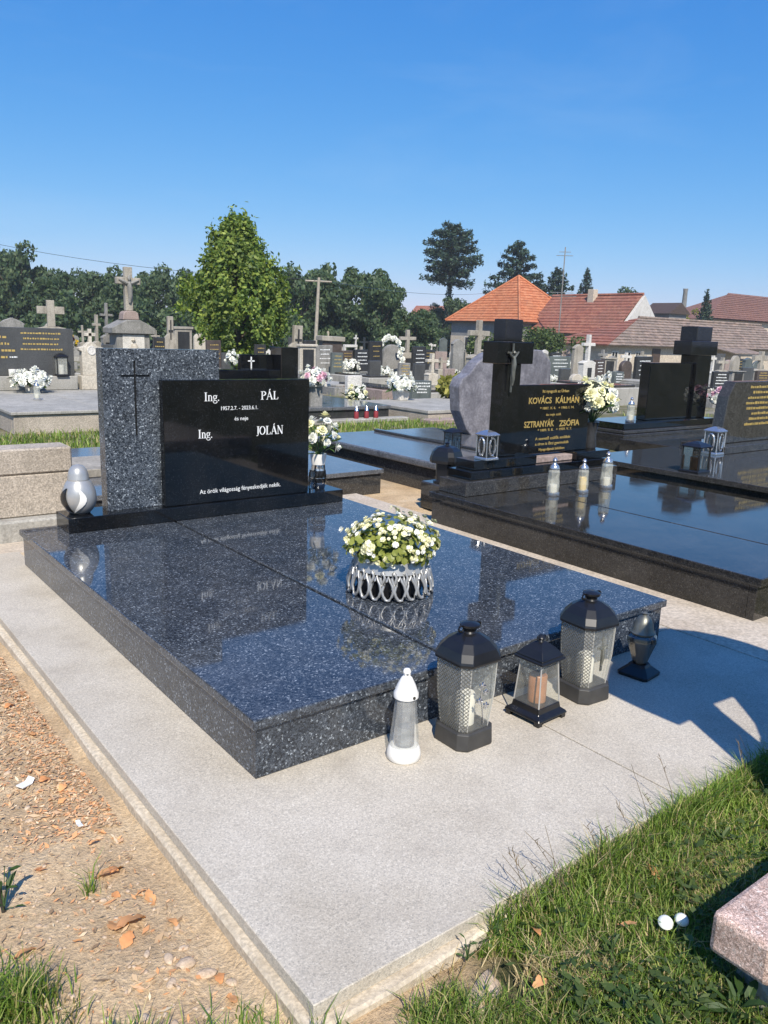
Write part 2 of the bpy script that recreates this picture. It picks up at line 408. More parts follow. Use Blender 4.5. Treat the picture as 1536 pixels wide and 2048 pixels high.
M['green_stem'] = plain('green_stem', (0.05, 0.1, 0.03), 0.6, 0, 0.2)

def paving_mat():
    m, nt, b, N, L = newmat('flamed_light_granite')
    geo = N('ShaderNodeNewGeometry').outputs['Position']
    v = N('ShaderNodeTexVoronoi'); v.inputs['Scale'].default_value = 330; L(geo, v.inputs['Vector'])
    sep = N('ShaderNodeSeparateColor'); L(v.outputs['Color'], sep.inputs[0])
    r = ramp(N, [(0.0, (0.38, 0.35, 0.3)), (0.14, (0.46, 0.42, 0.355)), (0.5, (0.535, 0.482, 0.4)), (0.85, (0.585, 0.53, 0.442)), (1, (0.66, 0.605, 0.51))]); L(sep.outputs[0], r.inputs[0])
    n2 = noise_tex(N, L, geo, 120, 4, 0.65); r4 = ramp(N, [(0.33, g3(0.88)), (0.67, g3(1.1))]); L(n2, r4.inputs[0])
    big = noise_tex(N, L, geo, 2.2, 5, 0.6); r2 = ramp(N, [(0.3, (0.8, 0.775, 0.73)), (0.5, (0.96, 0.95, 0.93)), (0.72, (1.06, 1.06, 1.06))]); L(big, r2.inputs[0])
    c = mixc(N, L, r.outputs[0], r2.outputs[0], 1.0, 'MULTIPLY')
    c = mixc(N, L, c, r4.outputs[0], 1.0, 'MULTIPLY')
    st = noise_tex(N, L, geo, 5.5, 6, 0.7); r3 = ramp(N, [(0.52, g3(0)), (0.74, g3(0.42))]); L(st, r3.inputs[0])
    c = mixc(N, L, c, (0.3, 0.26, 0.21), r3.outputs[0])
    L(c, b.inputs['Base Color']); b.inputs['Roughness'].default_value = 0.8
    bump(N, L, noise_tex(N, L, geo, 260, 3), 0.35, 0.002, b)
    return m
M['paving'] = paving_mat()

def ground_mat():
    m, nt, b, N, L = newmat('cemetery_ground')
    geo = N('ShaderNodeNewGeometry').outputs['Position']
    sx = N('ShaderNodeSeparateXYZ'); L(geo, sx.inputs[0])
    # bare soil
    a = noise_tex(N, L, geo, 4, 8, 0.65); r1 = ramp(N, [(0.3, (0.52, 0.365, 0.215)), (0.55, (0.73, 0.54, 0.33)), (0.75, (0.82, 0.66, 0.45))]); L(a, r1.inputs[0])
    f = noise_tex(N, L, geo, 95, 5, 0.7); r2 = ramp(N, [(0.3, g3(0.6)), (0.7, g3(1.15))]); L(f, r2.inputs[0])
    soil = mixc(N, L, r1.outputs[0], r2.outputs[0], 1.0, 'MULTIPLY')
    # earth under turf
    g = noise_tex(N, L, geo, 9, 7, 0.7); r3 = ramp(N, [(0.3, (0.045, 0.05, 0.02)), (0.55, (0.1, 0.1, 0.04)), (0.75, (0.2, 0.16, 0.09))]); L(g, r3.inputs[0])
    # farther: trodden gravel and dry grass
    h = noise_tex(N, L, geo, 1.1, 7, 0.65); r5 = ramp(N, [(0.36, (0.12, 0.135, 0.05)), (0.47, (0.2, 0.18, 0.1)), (0.56, (0.3, 0.27, 0.21)), (0.75, (0.36, 0.33, 0.28))]); L(h, r5.inputs[0])
    far = mixc(N, L, r5.outputs[0], r2.outputs[0], 1.0, 'MULTIPLY')
    # turf mask: right of / in front of the paving corner, ragged by noise
    nz = noise_tex(N, L, geo, 3.5, 5, 0.6)
    def math_(op, x, y):
        q = N('ShaderNodeMath'); q.operation = op
        for i, t in enumerate((x, y)):
            if isinstance(t, (int, float)): q.inputs[i].default_value = t
            else: L(t, q.inputs[i])
        return q.outputs[0]
    d = math_('ADD', math_('MULTIPLY', sx.outputs[0], 0.75), math_('MULTIPLY', sx.outputs[1], -1.0))
    d = math_('ADD', d, math_('MULTIPLY', nz, 0.7))
    r6 = ramp(N, [(0.45, g3(0)), (0.55, g3(1))]); L(math_('MULTIPLY_ADD' if False else 'ADD', math_('MULTIPLY', d, 0.6), -0.19), r6.inputs[0])
    near = mixc(N, L, soil, r3.outputs[0], r6.outputs[0])
    r7 = ramp(N, [(0.0, g3(0)), (1.0, g3(1))]); L(math_('MULTIPLY', math_('ADD', sx.outputs[1], -3.4), 1.2), r7.inputs[0])
    c = mixc(N, L, near, far, r7.outputs[0])
    L(c, b.inputs['Base Color']); b.inputs['Roughness'].default_value = 0.95; b.inputs['Specular IOR Level'].default_value = 0.2
    hh = math_('ADD', f, math_('MULTIPLY', a, 1.5))
    bump(N, L, hh, 0.8, 0.016, b)
    return m
M['ground'] = ground_mat()

def tile_mat(name, stops, dirt):
    m, nt, b, N, L = newmat(name)
    geo = N('ShaderNodeNewGeometry'); pos = geo.outputs['Position']
    v = N('ShaderNodeTexVoronoi'); v.inputs['Scale'].default_value = 3.2; L(pos, v.inputs['Vector'])
    sep = N('ShaderNodeSeparateColor'); L(v.outputs['Color'], sep.inputs[0])
    r = ramp(N, stops); L(sep.outputs[0], r.inputs[0])
    big = noise_tex(N, L, pos, 0.5, 6, 0.65); rb = ramp(N, [(0.42, g3(0)), (0.72, g3(0.75))]); L(big, rb.inputs[0])
    c = mixc(N, L, r.outputs[0], dirt, rb.outputs[0])
    fine = noise_tex(N, L, pos, 7, 4); rf = ramp(N, [(0.3, g3(0.75)), (0.7, g3(1.2))]); L(fine, rf.inputs[0])
    c = mixc(N, L, c, rf.outputs[0], 1.0, 'MULTIPLY')
    L(c, b.inputs['Base Color']); b.inputs['Roughness'].default_value = 0.85
    return m
M['tile_orange'] = tile_mat('orange_tiles', [(0, (0.42, 0.13, 0.05)), (0.5, (0.5, 0.17, 0.07)), (1, (0.56, 0.22, 0.1))], (0.38, 0.15, 0.07))
M['tile_red'] = tile_mat('red_tiles', [(0, (0.24, 0.085, 0.055)), (0.5, (0.3, 0.11, 0.07)), (1, (0.34, 0.145, 0.09))], (0.21, 0.105, 0.075))
M['tile_old'] = tile_mat('weathered_tiles', [(0, (0.17, 0.125, 0.1)), (0.5, (0.24, 0.18, 0.145)), (1, (0.33, 0.24, 0.19))], (0.2, 0.165, 0.13))
M['tile_brown'] = tile_mat('brown_tiles', [(0, (0.16, 0.075, 0.055)), (0.5, (0.19, 0.09, 0.065)), (1, (0.22, 0.11, 0.08))], (0.16, 0.085, 0.065))

# ------------------------------------------------------------------ ground
def tz(x, y):
    s = (x * .613 + y * .79)
    t = min(1, max(0, (s - 20) / 45)); t = t * t * (3 - 2 * t)
    return -.06 - .95 * t

def axis(lo, hi, step, far):
    a = list(np.arange(lo, hi + 1e-6, step)); d = step; x = hi; up = []
    while x < far: d *= 1.22; x += d; up.append(x)
    d = step; x = lo; dn = []
    while x > -far: d *= 1.22; x -= d; dn.append(x)
    return np.array(dn[::-1] + a + up)
gx, gy = axis(-1.6, 1.6, .025, 900), axis(-2.0, 3.0, .03, 900)
gv = []
for y in gy:
    for x in gx:
        z = tz(x, y)
        if -2.5 < x < 3 and -3 < y < 4:
            p = Vector((x, y, 0))
            z += .012 * noise.noise(p * 3) + .008 * noise.noise(p * 11) + .005 * noise.noise(p * 30)
            if x < -.29: z -= .012 * max(0, 1 - (-.29 - x) / .12)
        gv.append((x, y, z))
nx, ny = len(gx), len(gy)
ii = np.arange(nx * ny).reshape(ny, nx)
gf = np.stack([ii[:-1, :-1], ii[:-1, 1:], ii[1:, 1:], ii[1:, :-1]], -1).reshape(-1, 4)
soup('ground', gv, gf, M['ground'], kind='structure', smooth=True)

# ------------------------------------------------------------------ paving round the tomb
GW, GL, GH = 1.887, 2.44, 0.183
pave = thing('paving', None, None, (0, 0, 0)); pave['kind'] = 'structure'
J = .0028
def slab(x0, x1, y0, y1):
    m = MB().box(x0, x1, y0, y1, -.032, 0.0)
    return m.build('paving_slab', M['paving'], pave, bevel=.002)
lp = [(-.2626, -.7146), (.922 - J, -.7146), (.922 - J, .08), (.05, .08), (.05, 2.70), (-.2626, 2.70)]
MB().loft([[(x, y, -.032) for x, y in lp], [(x, y, 0.0) for x, y in lp]]).build('paving_slab', M['paving'], pave, bevel=.002)
slab(.922 + J, 2.06, -.7146, .08)
slab(GW - .02, 2.06, .08 + 2 * J, 2.6)
m = MB()
fx = [(-.284, -.738), (-.1, -.744), (.25, -.728), (1.3, -.722), (2.10, -.722), (2.10, 2.74), (-.281, 2.74), (-.287, 1.5), (-.281, .9), (-.288, .4), (-.282, -.1)]
m.loft([[(x, y, -.16) for x, y in fx], [(x, y, -.033) for x, y in fx]])
m.build('foundation_edge', M['cream_concrete'], pave, bevel=.006)
# cement strip between the tombs
m = MB().box(2.101, 2.62, -.6, 3.2, -.12, -.014).box(-1.6, 2.10, 2.741, 3.6, -.12, -.020)
cs = m.build('cement_path', M['sand_cement'], None); cs['kind'] = 'structure'

# ------------------------------------------------------------------ lettering
LET_Y = [0]
SER, THK, THN = .14, .125, .055
def stroke(m, a, b, w, ox, oz, s, y, d):
    a = Vector((a[0], 0, a[1])); b = Vector((b[0], 0, b[1])); t = (b - a).normalized(); n = Vector((-t.z, 0, t.x)) * w / 2
    LET_Y[0] = (LET_Y[0] + 1) % 7
    yy = y - d - LET_Y[0] * .00006
    q = [a + n, a - n, b - n, b + n]
    m.add([(ox + p.x * s, yy, oz + p.z * s) for p in q] + [(ox + p.x * s, y, oz + p.z * s) for p in q],
          [(0, 1, 2, 3), (0, 4, 5, 1), (1, 5, 6, 2), (2, 6, 7, 3), (3, 7, 4, 0)])
def arc(cx, cz, rx, rz, a0, a1, n=10):
    return [(cx + rx * math.cos(R(a0 + (a1 - a0) * i / n)), cz + rz * math.sin(R(a0 + (a1 - a0) * i / n))) for i in range(n + 1)]
def glyph(ch):
    """strokes (points, widths) and advance, cap height 1"""
    S = []; ser = lambda x, z, w=.34: S.append(([(x - w / 2, z), (x + w / 2, z)], .045))
    def curve(pts, wf): S.append((pts, wf))
    if ch == 'I': S.append(([(.2, 0), (.2, 1)], .15)); ser(.2, .02); ser(.2, .98); adv = .42
    elif ch == 'P':
        S.append(([(.2, 0), (.2, 1)], .15)); ser(.2, .02); ser(.16, .98, .28)
        curve(arc(.3, .74, .32, .25, 90, -90), lambda t: .05 + .1 * math.sin(math.pi * t)); S.append(([(.2, .98), (.32, .98)], .045)); S.append(([(.2, .49), (.32, .49)], .045)); adv = .68
    elif ch in 'ÁA':
        S.append(([(.12, 0), (.42, 1)], .055)); S.append(([(.4, 1), (.74, 0)], .15)); S.append(([(.24, .34), (.6, .34)], .05)); ser(.12, .02, .24); ser(.74, .02, .28)
        if ch == 'Á': S.append(([(.38, 1.08), (.52, 1.26)], .08))
        adv = .84
    elif ch == 'L': S.append(([(.2, 0), (.2, 1)], .15)); ser(.2, .98); S.append(([(.06, .025), (.62, .025)], .05)); S.append(([(.62, .02), (.66, .28)], .05)); adv = .7
    elif ch == 'J': S.append(([(.3, .12), (.3, 1)], .15)); ser(.3, .98); curve(arc(.17, .1, .15, .2, 0, -120), .07); adv = .46
    elif ch == 'O': curve(arc(.42, .5, .34, .47, 0, 360, 22), lambda t: .05 + .1 * abs(math.cos(2 * math.pi * t))); adv = .86
    elif ch == 'N': S.append(([(.16, 0), (.16, 1)], .055)); S.append(([(.14, 1), (.72, 0)], .15)); S.append(([(.72, 0), (.72, 1)], .055)); ser(.16, .02, .26); ser(.12, .98, .2); ser(.72, .98, .26); adv = .9
    elif ch == 'n':
        S.append(([(.14, 0), (.14, .66)], .12)); ser(.14, .02, .26); ser(.1, .65, .14); curve(arc(.3, .42, .17, .23, 150, 0), lambda t: .06 + .05 * t); S.append(([(.47, 0), (.47, .44)], .12)); ser(.47, .02, .26); adv = .62
    elif ch == 'g':
        curve(arc(.26, .44, .17, .21, 0, 360, 16), lambda t: .05 + .06 * abs(math.cos(2 * math.pi * t))); curve(arc(.28, -.1, .24, .16, 0, 360, 16), .06); S.append(([(.2, .24), (.12, .1)], .07)); S.append(([(.4, .6), (.54, .64)], .06)); adv = .56
    elif ch == '.': S.append(([(.06, .07), (.19, .07)], .13)); adv = .26
    else: adv = .3
    return S, adv
def serif_text(txt, x0, x1, zb, cap, y, mat, parent, depth=.0016, name='lettering'):
    adv = sum(glyph(c)[1] for c in txt); k = (x1 - x0) / (adv * cap)
    m = MB(); x = 0
    for c in txt:
        S, a = glyph(c)
        for pts, w in S:
            for i in range(len(pts) - 1):
                ww = w((i + .5) / (len(pts) - 1)) if callable(w) else w
                p, q = pts[i], pts[i + 1]
                stroke(m, ((p[0] + x) * k, p[1]), ((q[0] + x) * k, q[1]), ww, x0, zb, cap, y, depth)
        x += a
    me = m.mesh('lettering', flip=False)
    return link(name, me, mat, parent)
def font_text(txt, x0, x1, zb, h, y, mat, parent, depth=.0012, name='lettering', shear=0.0, bold=0.0):
    """small lettering with the built-in face, fitted to x0..x1, capital height h"""
    cu_ = bpy.data.curves.new('t', 'FONT'); cu_.body = txt; cu_.size = 1; cu_.shear = shear; cu_.extrude = .03; cu_.offset = bold; cu_.resolution_u = 3
    ob = bpy.data.objects.new('t', cu_); COL.objects.link(ob)
    bpy.context.view_layer.update()
    me = bpy.data.meshes.new_from_object(ob.evaluated_get(bpy.context.evaluated_depsgraph_get()))
    bpy.data.objects.remove(ob); bpy.data.curves.remove(cu_)
    xs = [v.co.x for v in me.vertices]
    mn, mx = min(xs), max(xs); sxx = (x1 - x0) / (mx - mn); sz = h / .70
    for v in me.vertices:
        X_, Y_, Z_ = v.co
        v.co = (x0 + (X_ - mn) * sxx, y - (depth if Z_ > 0 else -.0005), zb + Y_ * sz)
    me.materials.clear(); me.name = 'lettering'
    return link(name, me, mat, parent)

# ------------------------------------------------------------------ main tomb
T = thing('double_tomb', 'dark blue speckled granite double tomb with black inscription slab on pale paving', 'tomb', (0, 0, 0))
bgr, blk = M['blue_granite'], M['black_granite']
e = .014
MB().box(e, GW - e, e, e + .03, .001, GH - .031).build('front_panel', bgr, T, bevel=.0015)
MB().box(e, e + .03, e + .031, GL - e, .001, GH - .031).build('side_panel', bgr, T, bevel=.0015)
MB().box(GW - e - .03, GW - e, e + .031, GL - e, .001, GH - .031).build('side_panel', bgr, T, bevel=.0015)
MB().box(e + .031, GW - e - .031, GL - e - .03, GL - e, .001, GH - .031).build('back_panel', bgr, T, bevel=.0015)
MB().box(0, 0.735 - .009, 0, GL, GH - .03, GH).build('cover_slab', bgr, T, bevel=.004, seg=2)
MB().box(0.735 + .009, GW, 0, GL, GH - .03, GH).build('cover_slab', bgr, T, bevel=.004, seg=2)
PY, PZ = 2.2246, GH + .0758
MB().box(.1813, 1.8163, PY, PY + .21, GH + .001, PZ).build('plinth', blk, T, bevel=.003, seg=2)
# speckled pillar with a sunk cross
px0, px1, pz0, pz1, pf_, pb = .403, 1.0365, PZ + .001, 1.082, PY + .082, PY + .165
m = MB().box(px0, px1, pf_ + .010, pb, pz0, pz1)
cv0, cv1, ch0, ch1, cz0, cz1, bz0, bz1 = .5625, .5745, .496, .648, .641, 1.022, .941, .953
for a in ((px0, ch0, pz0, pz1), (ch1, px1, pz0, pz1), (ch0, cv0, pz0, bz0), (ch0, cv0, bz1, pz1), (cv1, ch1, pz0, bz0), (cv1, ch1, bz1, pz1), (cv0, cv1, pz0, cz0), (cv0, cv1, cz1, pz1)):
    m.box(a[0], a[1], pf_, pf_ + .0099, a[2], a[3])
m.build('pillar_stone', M['blue_sunlit'], T)
MB().box(ch0 + .0005, ch1 - .0005, pf_ + .0085, pf_ + .0098, bz0 + .0005, bz1 - .0005).box(cv0 + .0005, cv1 - .0005, pf_ + .0088, pf_ + .0097, cz0 + .0005, cz1 - .0005).build('sunk_cross', M['black_plastic'], T)
BF = PY + .030
ins = MB().box(.693, 1.583, BF, BF + .05, PZ + .001, .9276).build('inscription_slab', blk, T, bevel=.003, seg=2)
sl = M['silver_letters']
serif_text('Ing.', .922, 1.012, .815, .046, BF, sl, ins)
serif_text('PÁL', 1.262, 1.376, .816, .046, BF, sl, ins)
serif_text('Ing.', .884, .968, .617, .046, BF, sl, ins)
serif_text('JOLÁN', 1.232, 1.410, .619, .048, BF, sl, ins)
font_text('1957.2.7. - 2023.6.1.', 1.021, 1.246, .764, .021, BF, sl, ins)
font_text('és neje', 1.101, 1.184, .706, .021, BF, sl, ins)
font_text('Az örök világosság fényeskedjék nekik.', .888, 1.392, .312, .024, BF, sl, ins)

# ------------------------------------------------------------------ lanterns
def chsq(h, c, z):
    """chamfered square ring, half side h, chamfer c"""
    a = h - c
    return [(-h, -a, z), (-a, -h, z), (a, -h, z), (h, -a, z), (h, a, z), (a, h, z), (-a, h, z), (-h, a, z)]

def ring_pts(cx, cy, cz, r, n=10, axis_='y'):
    return [(cx + r * math.cos(2 * math.pi * i / n), cy, cz + r * math.sin(2 * math.pi * i / n)) for i in range(n)]

def big_lantern(label, loc, deco):
    K = .86
    def chsq(h, c, z): return globals()['chsq'](h * K, c * K, z)
    t = thing('grave_lantern', label, 'lantern', loc, 0, 'lanterns in front of the blue granite tomb')
    MB().loft([chsq(.083, .028, .0), chsq(.086, .029, .006), chsq(.083, .028, .052), chsq(.077, .026, .056)]).build('base', M['base_plastic'], t, bevel=.001)
    h0, h1, c0, c1, z0, z1 = .068, .084, .020, .024, .057, .272
    def ring(k, off=0.0):
        h = h0 + (h1 - h0) * k; bul = .004 * math.sin(math.pi * k)
        return chsq(h + bul + off, c0 + (c1 - c0) * k, z0 + (z1 - z0) * k)
    mb_, fr_ = MB(), MB()
    for i in range(8):
        tgt = fr_ if i in (1, 2) else mb_
        rr_ = [ring(k / 5) for k in range(6)]
        for k in range(5): tgt.add([rr_[k][i], rr_[k][(i + 1) % 8], rr_[k + 1][(i + 1) % 8], rr_[k + 1][i]], [(0, 1, 2, 3)])
    body = mb_.build('glass_body', M['mesh_glass'], t)
    fr_.build('front_pane', M['hazy_glass'], t)
    lo, hi = ring(0), ring(1)
    # corner bars, wire lattice on the sides, ornament on the front pane
    for i in range(8):
        MB().tube([lo[i], ring(.5)[i], hi[i]], .0016, 4).build('corner_bar', M['brass_wire'], body)
    wires = MB()
    def P(i, u, k):
        r = ring(k, .0016); a, c = Vector(r[i]), Vector(r[(i + 1) % 8]); return a.lerp(c, u)
    faces = [7, 5, 3, 0] if deco != 'cross' else [7, 0, 6, 3]
    for i in (7, 0, 4, 5, 6):
        wd = (Vector(hi[i]) - Vector(hi[(i + 1) % 8])).length
        nu = max(2, round(wd / .0125)); sp = 1.0 / nu; per = .0125 / (z1 - z0)
        for sgn in (1, -1):
            for q in range(-int(1 / per) - 1, nu + int(1 / per) + 1):
                # line u = q*sp + sgn*k/per*sp
                ks = []
                for kk in np.linspace(0, 1, 7):
                    u = q * sp + sgn * kk / per * sp
                    ks.append((u, kk))
                pts = []
                # clip to 0..1 in u
                kA = (0 - q * sp) / (sgn / per * sp); kB = (1 - q * sp) / (sgn / per * sp)
                ka, kb = max(0, min(kA, kB)), min(1, max(kA, kB))
                if kb - ka < .01: continue
                for kk in (ka, (ka + kb) / 2, kb):
                    pts.append(P(i, q * sp + sgn * kk / per * sp, kk))
                wires.tube(pts, .00125, 3)
    wires.build('wire_mesh', M['mesh_wire'], body, kind='stuff')
    if deco == 'cross':
        d = MB()
        h1 *= K; d.box(-.004, .004, -h1 + .002, -h1 + .006, .115, .235).box(-.024, .024, -h1 + .0025, -h1 + .0065, .195, .203)
        d.tube([(-.018, -h1 + .003, .20), (0, -h1 + .001, .188), (.018, -h1 + .003, .2)], .0035, 5).tube([(0, -h1 + .001, .195), (.001, -h1 + .0, .165), (-.003, -h1 + .001, .135)], [.005, .007, .004], 6)
        d.build('crucifix', M['bronze'], body)
    else:
        d = MB(); yy = -(h0 + h1) * K / 2 - .0045
        d.tube([(.01, yy, .08), (.004, yy, .12), (-.006, yy, .17), (0, yy - .003, .215)], .002, 5)
        for cx, cz, s in ((-.012, .155, 1), (.016, .135, 1), (-.004, .2, 1.2), (.012, .178, .9)):
            for k in range(5):
                a = k * 1.257; d.tube([(cx, yy - .001, cz), (cx + .010 * s * math.cos(a), yy - .001, cz + .010 * s * math.sin(a))], [.001, .004 * s], 5)
        d.build('flower_ornament', M['chrome'], body)
    rf = MB().loft([chsq(.094, .030, .268), chsq(.096, .031, .276), chsq(.093, .030, .284), chsq(.083, .030, .305), chsq(.062, .024, .328), chsq(.036, .014, .343), chsq(.024, .009, .347)]).build('roof', M['black_plastic'], t, bevel=.0012)
    fn = MB().lathe([(.024, .347), (.02, .352), (.022, .36), (.03, .366), (.03, .372), (.016, .377), (.0, .378)], 16)
    for s in (-1, 1):
        fn.tube([(s * .034 + .010 * math.cos(a), 0, .362 + .010 * math.sin(a)) for a in np.linspace(0, 2 * math.pi, 11)[:-1]], .0035, 5, True)
    fn.build('finial', M['black_plastic'], rf, smooth=True)
    MB().lathe([(.03, .056), (.03, .15), (.027, .154), (.01, .152)], 20).build('candle', M['wax'], t, smooth=True)
    return t
big_lantern('left of the two large black-roofed lanterns, with silver flowers on its glass', (.645, -.135, 0), 'flower')
big_lantern('right of the two large black-roofed lanterns, with a bronze crucifix on its glass', (1.205, -.138, 0), 'cross').rotation_euler = (0, 0, R(-4))

# small pagoda lantern
t = thing('grave_lantern', 'small square black pagoda lantern with amber candle between the two large lanterns', 'lantern', (.952, -.15, 0), R(3), 'lanterns in front of the blue granite tomb')
SQK = [.8]
def sq(h, z):
    h *= SQK[0]
    return [(-h, -h, z), (h, -h, z), (h, h, z), (-h, h, z)]
m = MB().loft([sq(.088, .014), sq(.09, .018), sq(.086, .024), sq(.07, .034), sq(.066, .052)])
for sx_ in (-1, 1):
    for sy_ in (-1, 1): m.box(sx_ * .059 - .01, sx_ * .059 + .01, sy_ * .059 - .01, sy_ * .059 + .01, 0, .015)
m.build('base', M['black_plastic'], t, bevel=.0012)
gb = MB().loft([sq(.064, .053), sq(.058, .13), sq(.052, .2)], False, False).build('glass_body', M['hazy_glass'], t)
for i in range(4): MB().tube([sq(.064, .053)[i], sq(.052, .2)[i]], .0025, 5).build('corner_bar', M['brass_wire'], gb)
MB().loft([sq(.060, .198), sq(.073, .2), sq(.073, .206), sq(.066, .209), sq(.068, .214), sq(.062, .218), sq(.045, .236), sq(.022, .252), sq(.014, .256)]).build('roof', M['black_plastic'], t, bevel=.001)
m = MB().lathe([(.012, .256), (.009, .262), (.015, .268), (.008, .278), (0, .279)], 12)
for s in (-1, 1): m.tube([(s * .015 + .006 * math.cos(a), 0, .268 + .006 * math.sin(a)) for a in np.linspace(0, 2 * math.pi, 9)[:-1]], .0022, 4, True)
m.build('finial', M['black_plastic'], t, smooth=True)
MB().lathe([(.03, .053), (.03, .14), (.026, .144), (.008, .14)], 18).build('candle', M['amber_wax'], t, smooth=True)

SQK[0] = 1.0
# white lantern
t = thing('grave_lantern', 'slim white-capped glass lantern with white foot at the left end of the row', 'lantern', (.425, -.118, 0), 0, 'lanterns in front of the blue granite tomb')
MB().lathe([(.046, 0), (.05, .004), (.05, .02), (.046, .034), (.04, .042), (.036, .043)], 28).build('foot', M['white_plastic'], t, smooth=True)
MB().lathe([(.043, .042), (.042, .07), (.036, .12), (.0315, .17), (.031, .192)], 10, cap0=False, cap1=False).build('glass_body', M['mesh_glass'], t)
MB().lathe([(.030, .044), (.028, .13), (.026, .18)], 20, cap0=False, cap1=False).build('inner_sleeve', M['glass'], t, smooth=True)
MB().lathe([(.022, .044), (.022, .10), (.005, .10)], 18).build('candle', M['wax'], t, smooth=True)
cp = MB().lathe([(.03, .19), (.036, .191), (.036, .203), (.033, .208), (.026, .228), (.016, .248), (.0095, .254)], 24).build('cap', M['white_plastic'], t, smooth=True)
m = MB()
for k in range(4):
    a = k * math.pi / 2 + .4; m.tube([(.008 * math.cos(a), .008 * math.sin(a), .252), (.008 * math.cos(a), .008 * math.sin(a), .264)], .0028, 5)
m.lathe([(.011, .263), (.012, .267), (.008, .275), (.0, .277)], 14).build('finial', M['white_plastic'], cp, smooth=True)
MB().lathe([(.0045, 0), (.0045, .003)], 8).build('vent_hole', M['twig'], cp, loc=(.0, -.0355, .199)).rotation_euler = (R(90), 0, 0)

# urn lantern in the shade
t = thing('grave_lantern', 'dark urn-shaped cut-glass lantern standing in shadow at the right end of the row', 'lantern', (1.525, -.14, 0), R(8), 'lanterns in front of the blue granite tomb')
MB().loft([chsq(.058, .01, 0), chsq(.06, .01, .012), chsq(.05, .012, .022), chsq(.035, .012, .036), chsq(.03, .01, .045)]).build('foot', M['black_plastic'], t, bevel=.001)
MB().lathe([(.026, .046), (.04, .09), (.056, .135), (.054, .15), (.04, .162)], 8, cap0=False, cap1=False).build('glass_body', M['smoke_glass'], t)
MB().lathe([(.02, .046), (.028, .1), (.03, .13)], 12).build('candle', M['wax'], t, smooth=True)
MB().lathe([(.043, .16), (.046, .166), (.038, .176), (.034, .2), (.022, .222), (.009, .232), (.012, .238), (.0, .244)], 16).build('lid', M['bronze'], t, smooth=True)

# egg lantern on the plinth
t = thing('grave_lantern', 'egg-shaped silver lantern with dome lid and white leaf on the plinth beside the pillar', 'lantern', (.272, PY + .115, PZ), R(-30), 'things standing on the plinth')
def egg(z): return .084 * math.sqrt(max(0, 1 - ((z - .078) / (.118 if z > .078 else .092)) ** 2))
MB().lathe([(.05, 0), (.052, .006)], 24).build('foot', M['black_plastic'], t, smooth=True)
MB().lathe([(egg(z), z) for z in np.linspace(.007, .172, 14)], 28, cap0=False, cap1=False).build('shell', M['silver_paint'], t, smooth=True)
MB().lathe([(.05, .166), (.053, .172), (.051, .178), (.049, .2), (.042, .224), (.027, .242), (.0, .25)], 28).build('dome_lid', M['silver_paint'], t, smooth=True)
for sg, mt in ((1, 'white_plastic'), (-1, 'black_plastic')):
    m = MB(); lf = []
    for k in np.linspace(0, 1, 9):
        z = .012 + k * .125; th = -math.pi / 2 + sg * (.05 + .55 * math.sin(math.pi * k * .85)) - .2 + sg * .1 * k; w = .03 + (.36 if sg > 0 else .62) * math.sin(math.pi * min(1, k * .95 + .03))
        lf.append((z, th - w / 2, th + w / 2))
    rings = []
    for z, a0, a1 in lf:
        r_ = max(.01, egg(z) + .006)
        rings.append([(r_ * math.cos(a0 + (a1 - a0) * u), r_ * math.sin(a0 + (a1 - a0) * u), z) for u in (0, .25, .5, .75, 1)] + [((r_ - .004) * math.cos(a0 + (a1 - a0) * u), (r_ - .004) * math.sin(a0 + (a1 - a0) * u), z) for u in (1, .75, .5, .25, 0)])
    m.loft(rings).build('flame_leaf', M[mt], t, smooth=True)
MB().lathe([(.026, .01), (.026, .12), (.005, .12)], 14).build('candle', M['wax'], t, smooth=True)

# ------------------------------------------------------------------ flowers
def petal_mesh(name, n, rings=3, r=1.0):
    """layered rosette head, unit radius, opening up +Z"""
    m = MB()
    for k in range(rings):
        nn = n - k; rad = r * (1 - .25 * k); tilt = .15 + .5 * k
        for i in range(nn):
            a = 2 * math.pi * (i + .37 * k) / nn + random.uniform(-.1, .1); w = math.pi / nn * 1.25
            def pt(rr, aa, z): return (rr * math.cos(aa), rr * math.sin(aa), z)
            z1_ = .25 * k + math.sin(tilt) * .45 * rad + random.uniform(-.05, .05)
            m.add([pt(.05, a, .12 * k), pt(rad * .6, a - w, z1_ * .6), pt(rad * math.cos(tilt * .5), a - w * .5, z1_), pt(rad * math.cos(tilt * .5), a + w * .5, z1_ * 1.05), pt(rad * .6, a + w, z1_ * .6)], [(0, 1, 2), (0, 2, 3), (0, 3, 4)])
    return m.mesh(name, flip=False)
ROSE = [petal_mesh('rosette', 7, 4) for _ in range(2)]
DAISY = petal_mesh('daisy', 6, 2)
def head_copy(me, mat):
    c = me.copy(); c.materials.clear(); c.materials.append(mat); return c
HEADS = {k: [head_copy(x, M[k]) for x in ROSE] for k in ('petal', 'cream_petal', 'pink_petal', 'yellow_petal', 'red_petal')}
def leaf_mesh(name, l=1.0, w=.45):
    m = MB().add([(0, 0, 0), (l * .3, -w * .8, .08), (l * .7, -w * .7, .06), (l, 0, -.08), (l * .7, w * .7, .06), (l * .3, w * .8, .08), (l * .5, 0, 0)], [(0, 1, 6), (1, 2, 6), (2, 3, 6), (3, 4, 6), (4, 5, 6), (5, 0, 6)])
    return m.mesh(name, flip=False)
def leaf_copy(mat, w=.45):
    me = leaf_mesh('leaf', 1, w); me.materials.append(mat); return me
LEAF_D = leaf_copy(M['leaf_dark'], .25)
LEAF_B = leaf_copy(M['leaf_begonia'], .55)

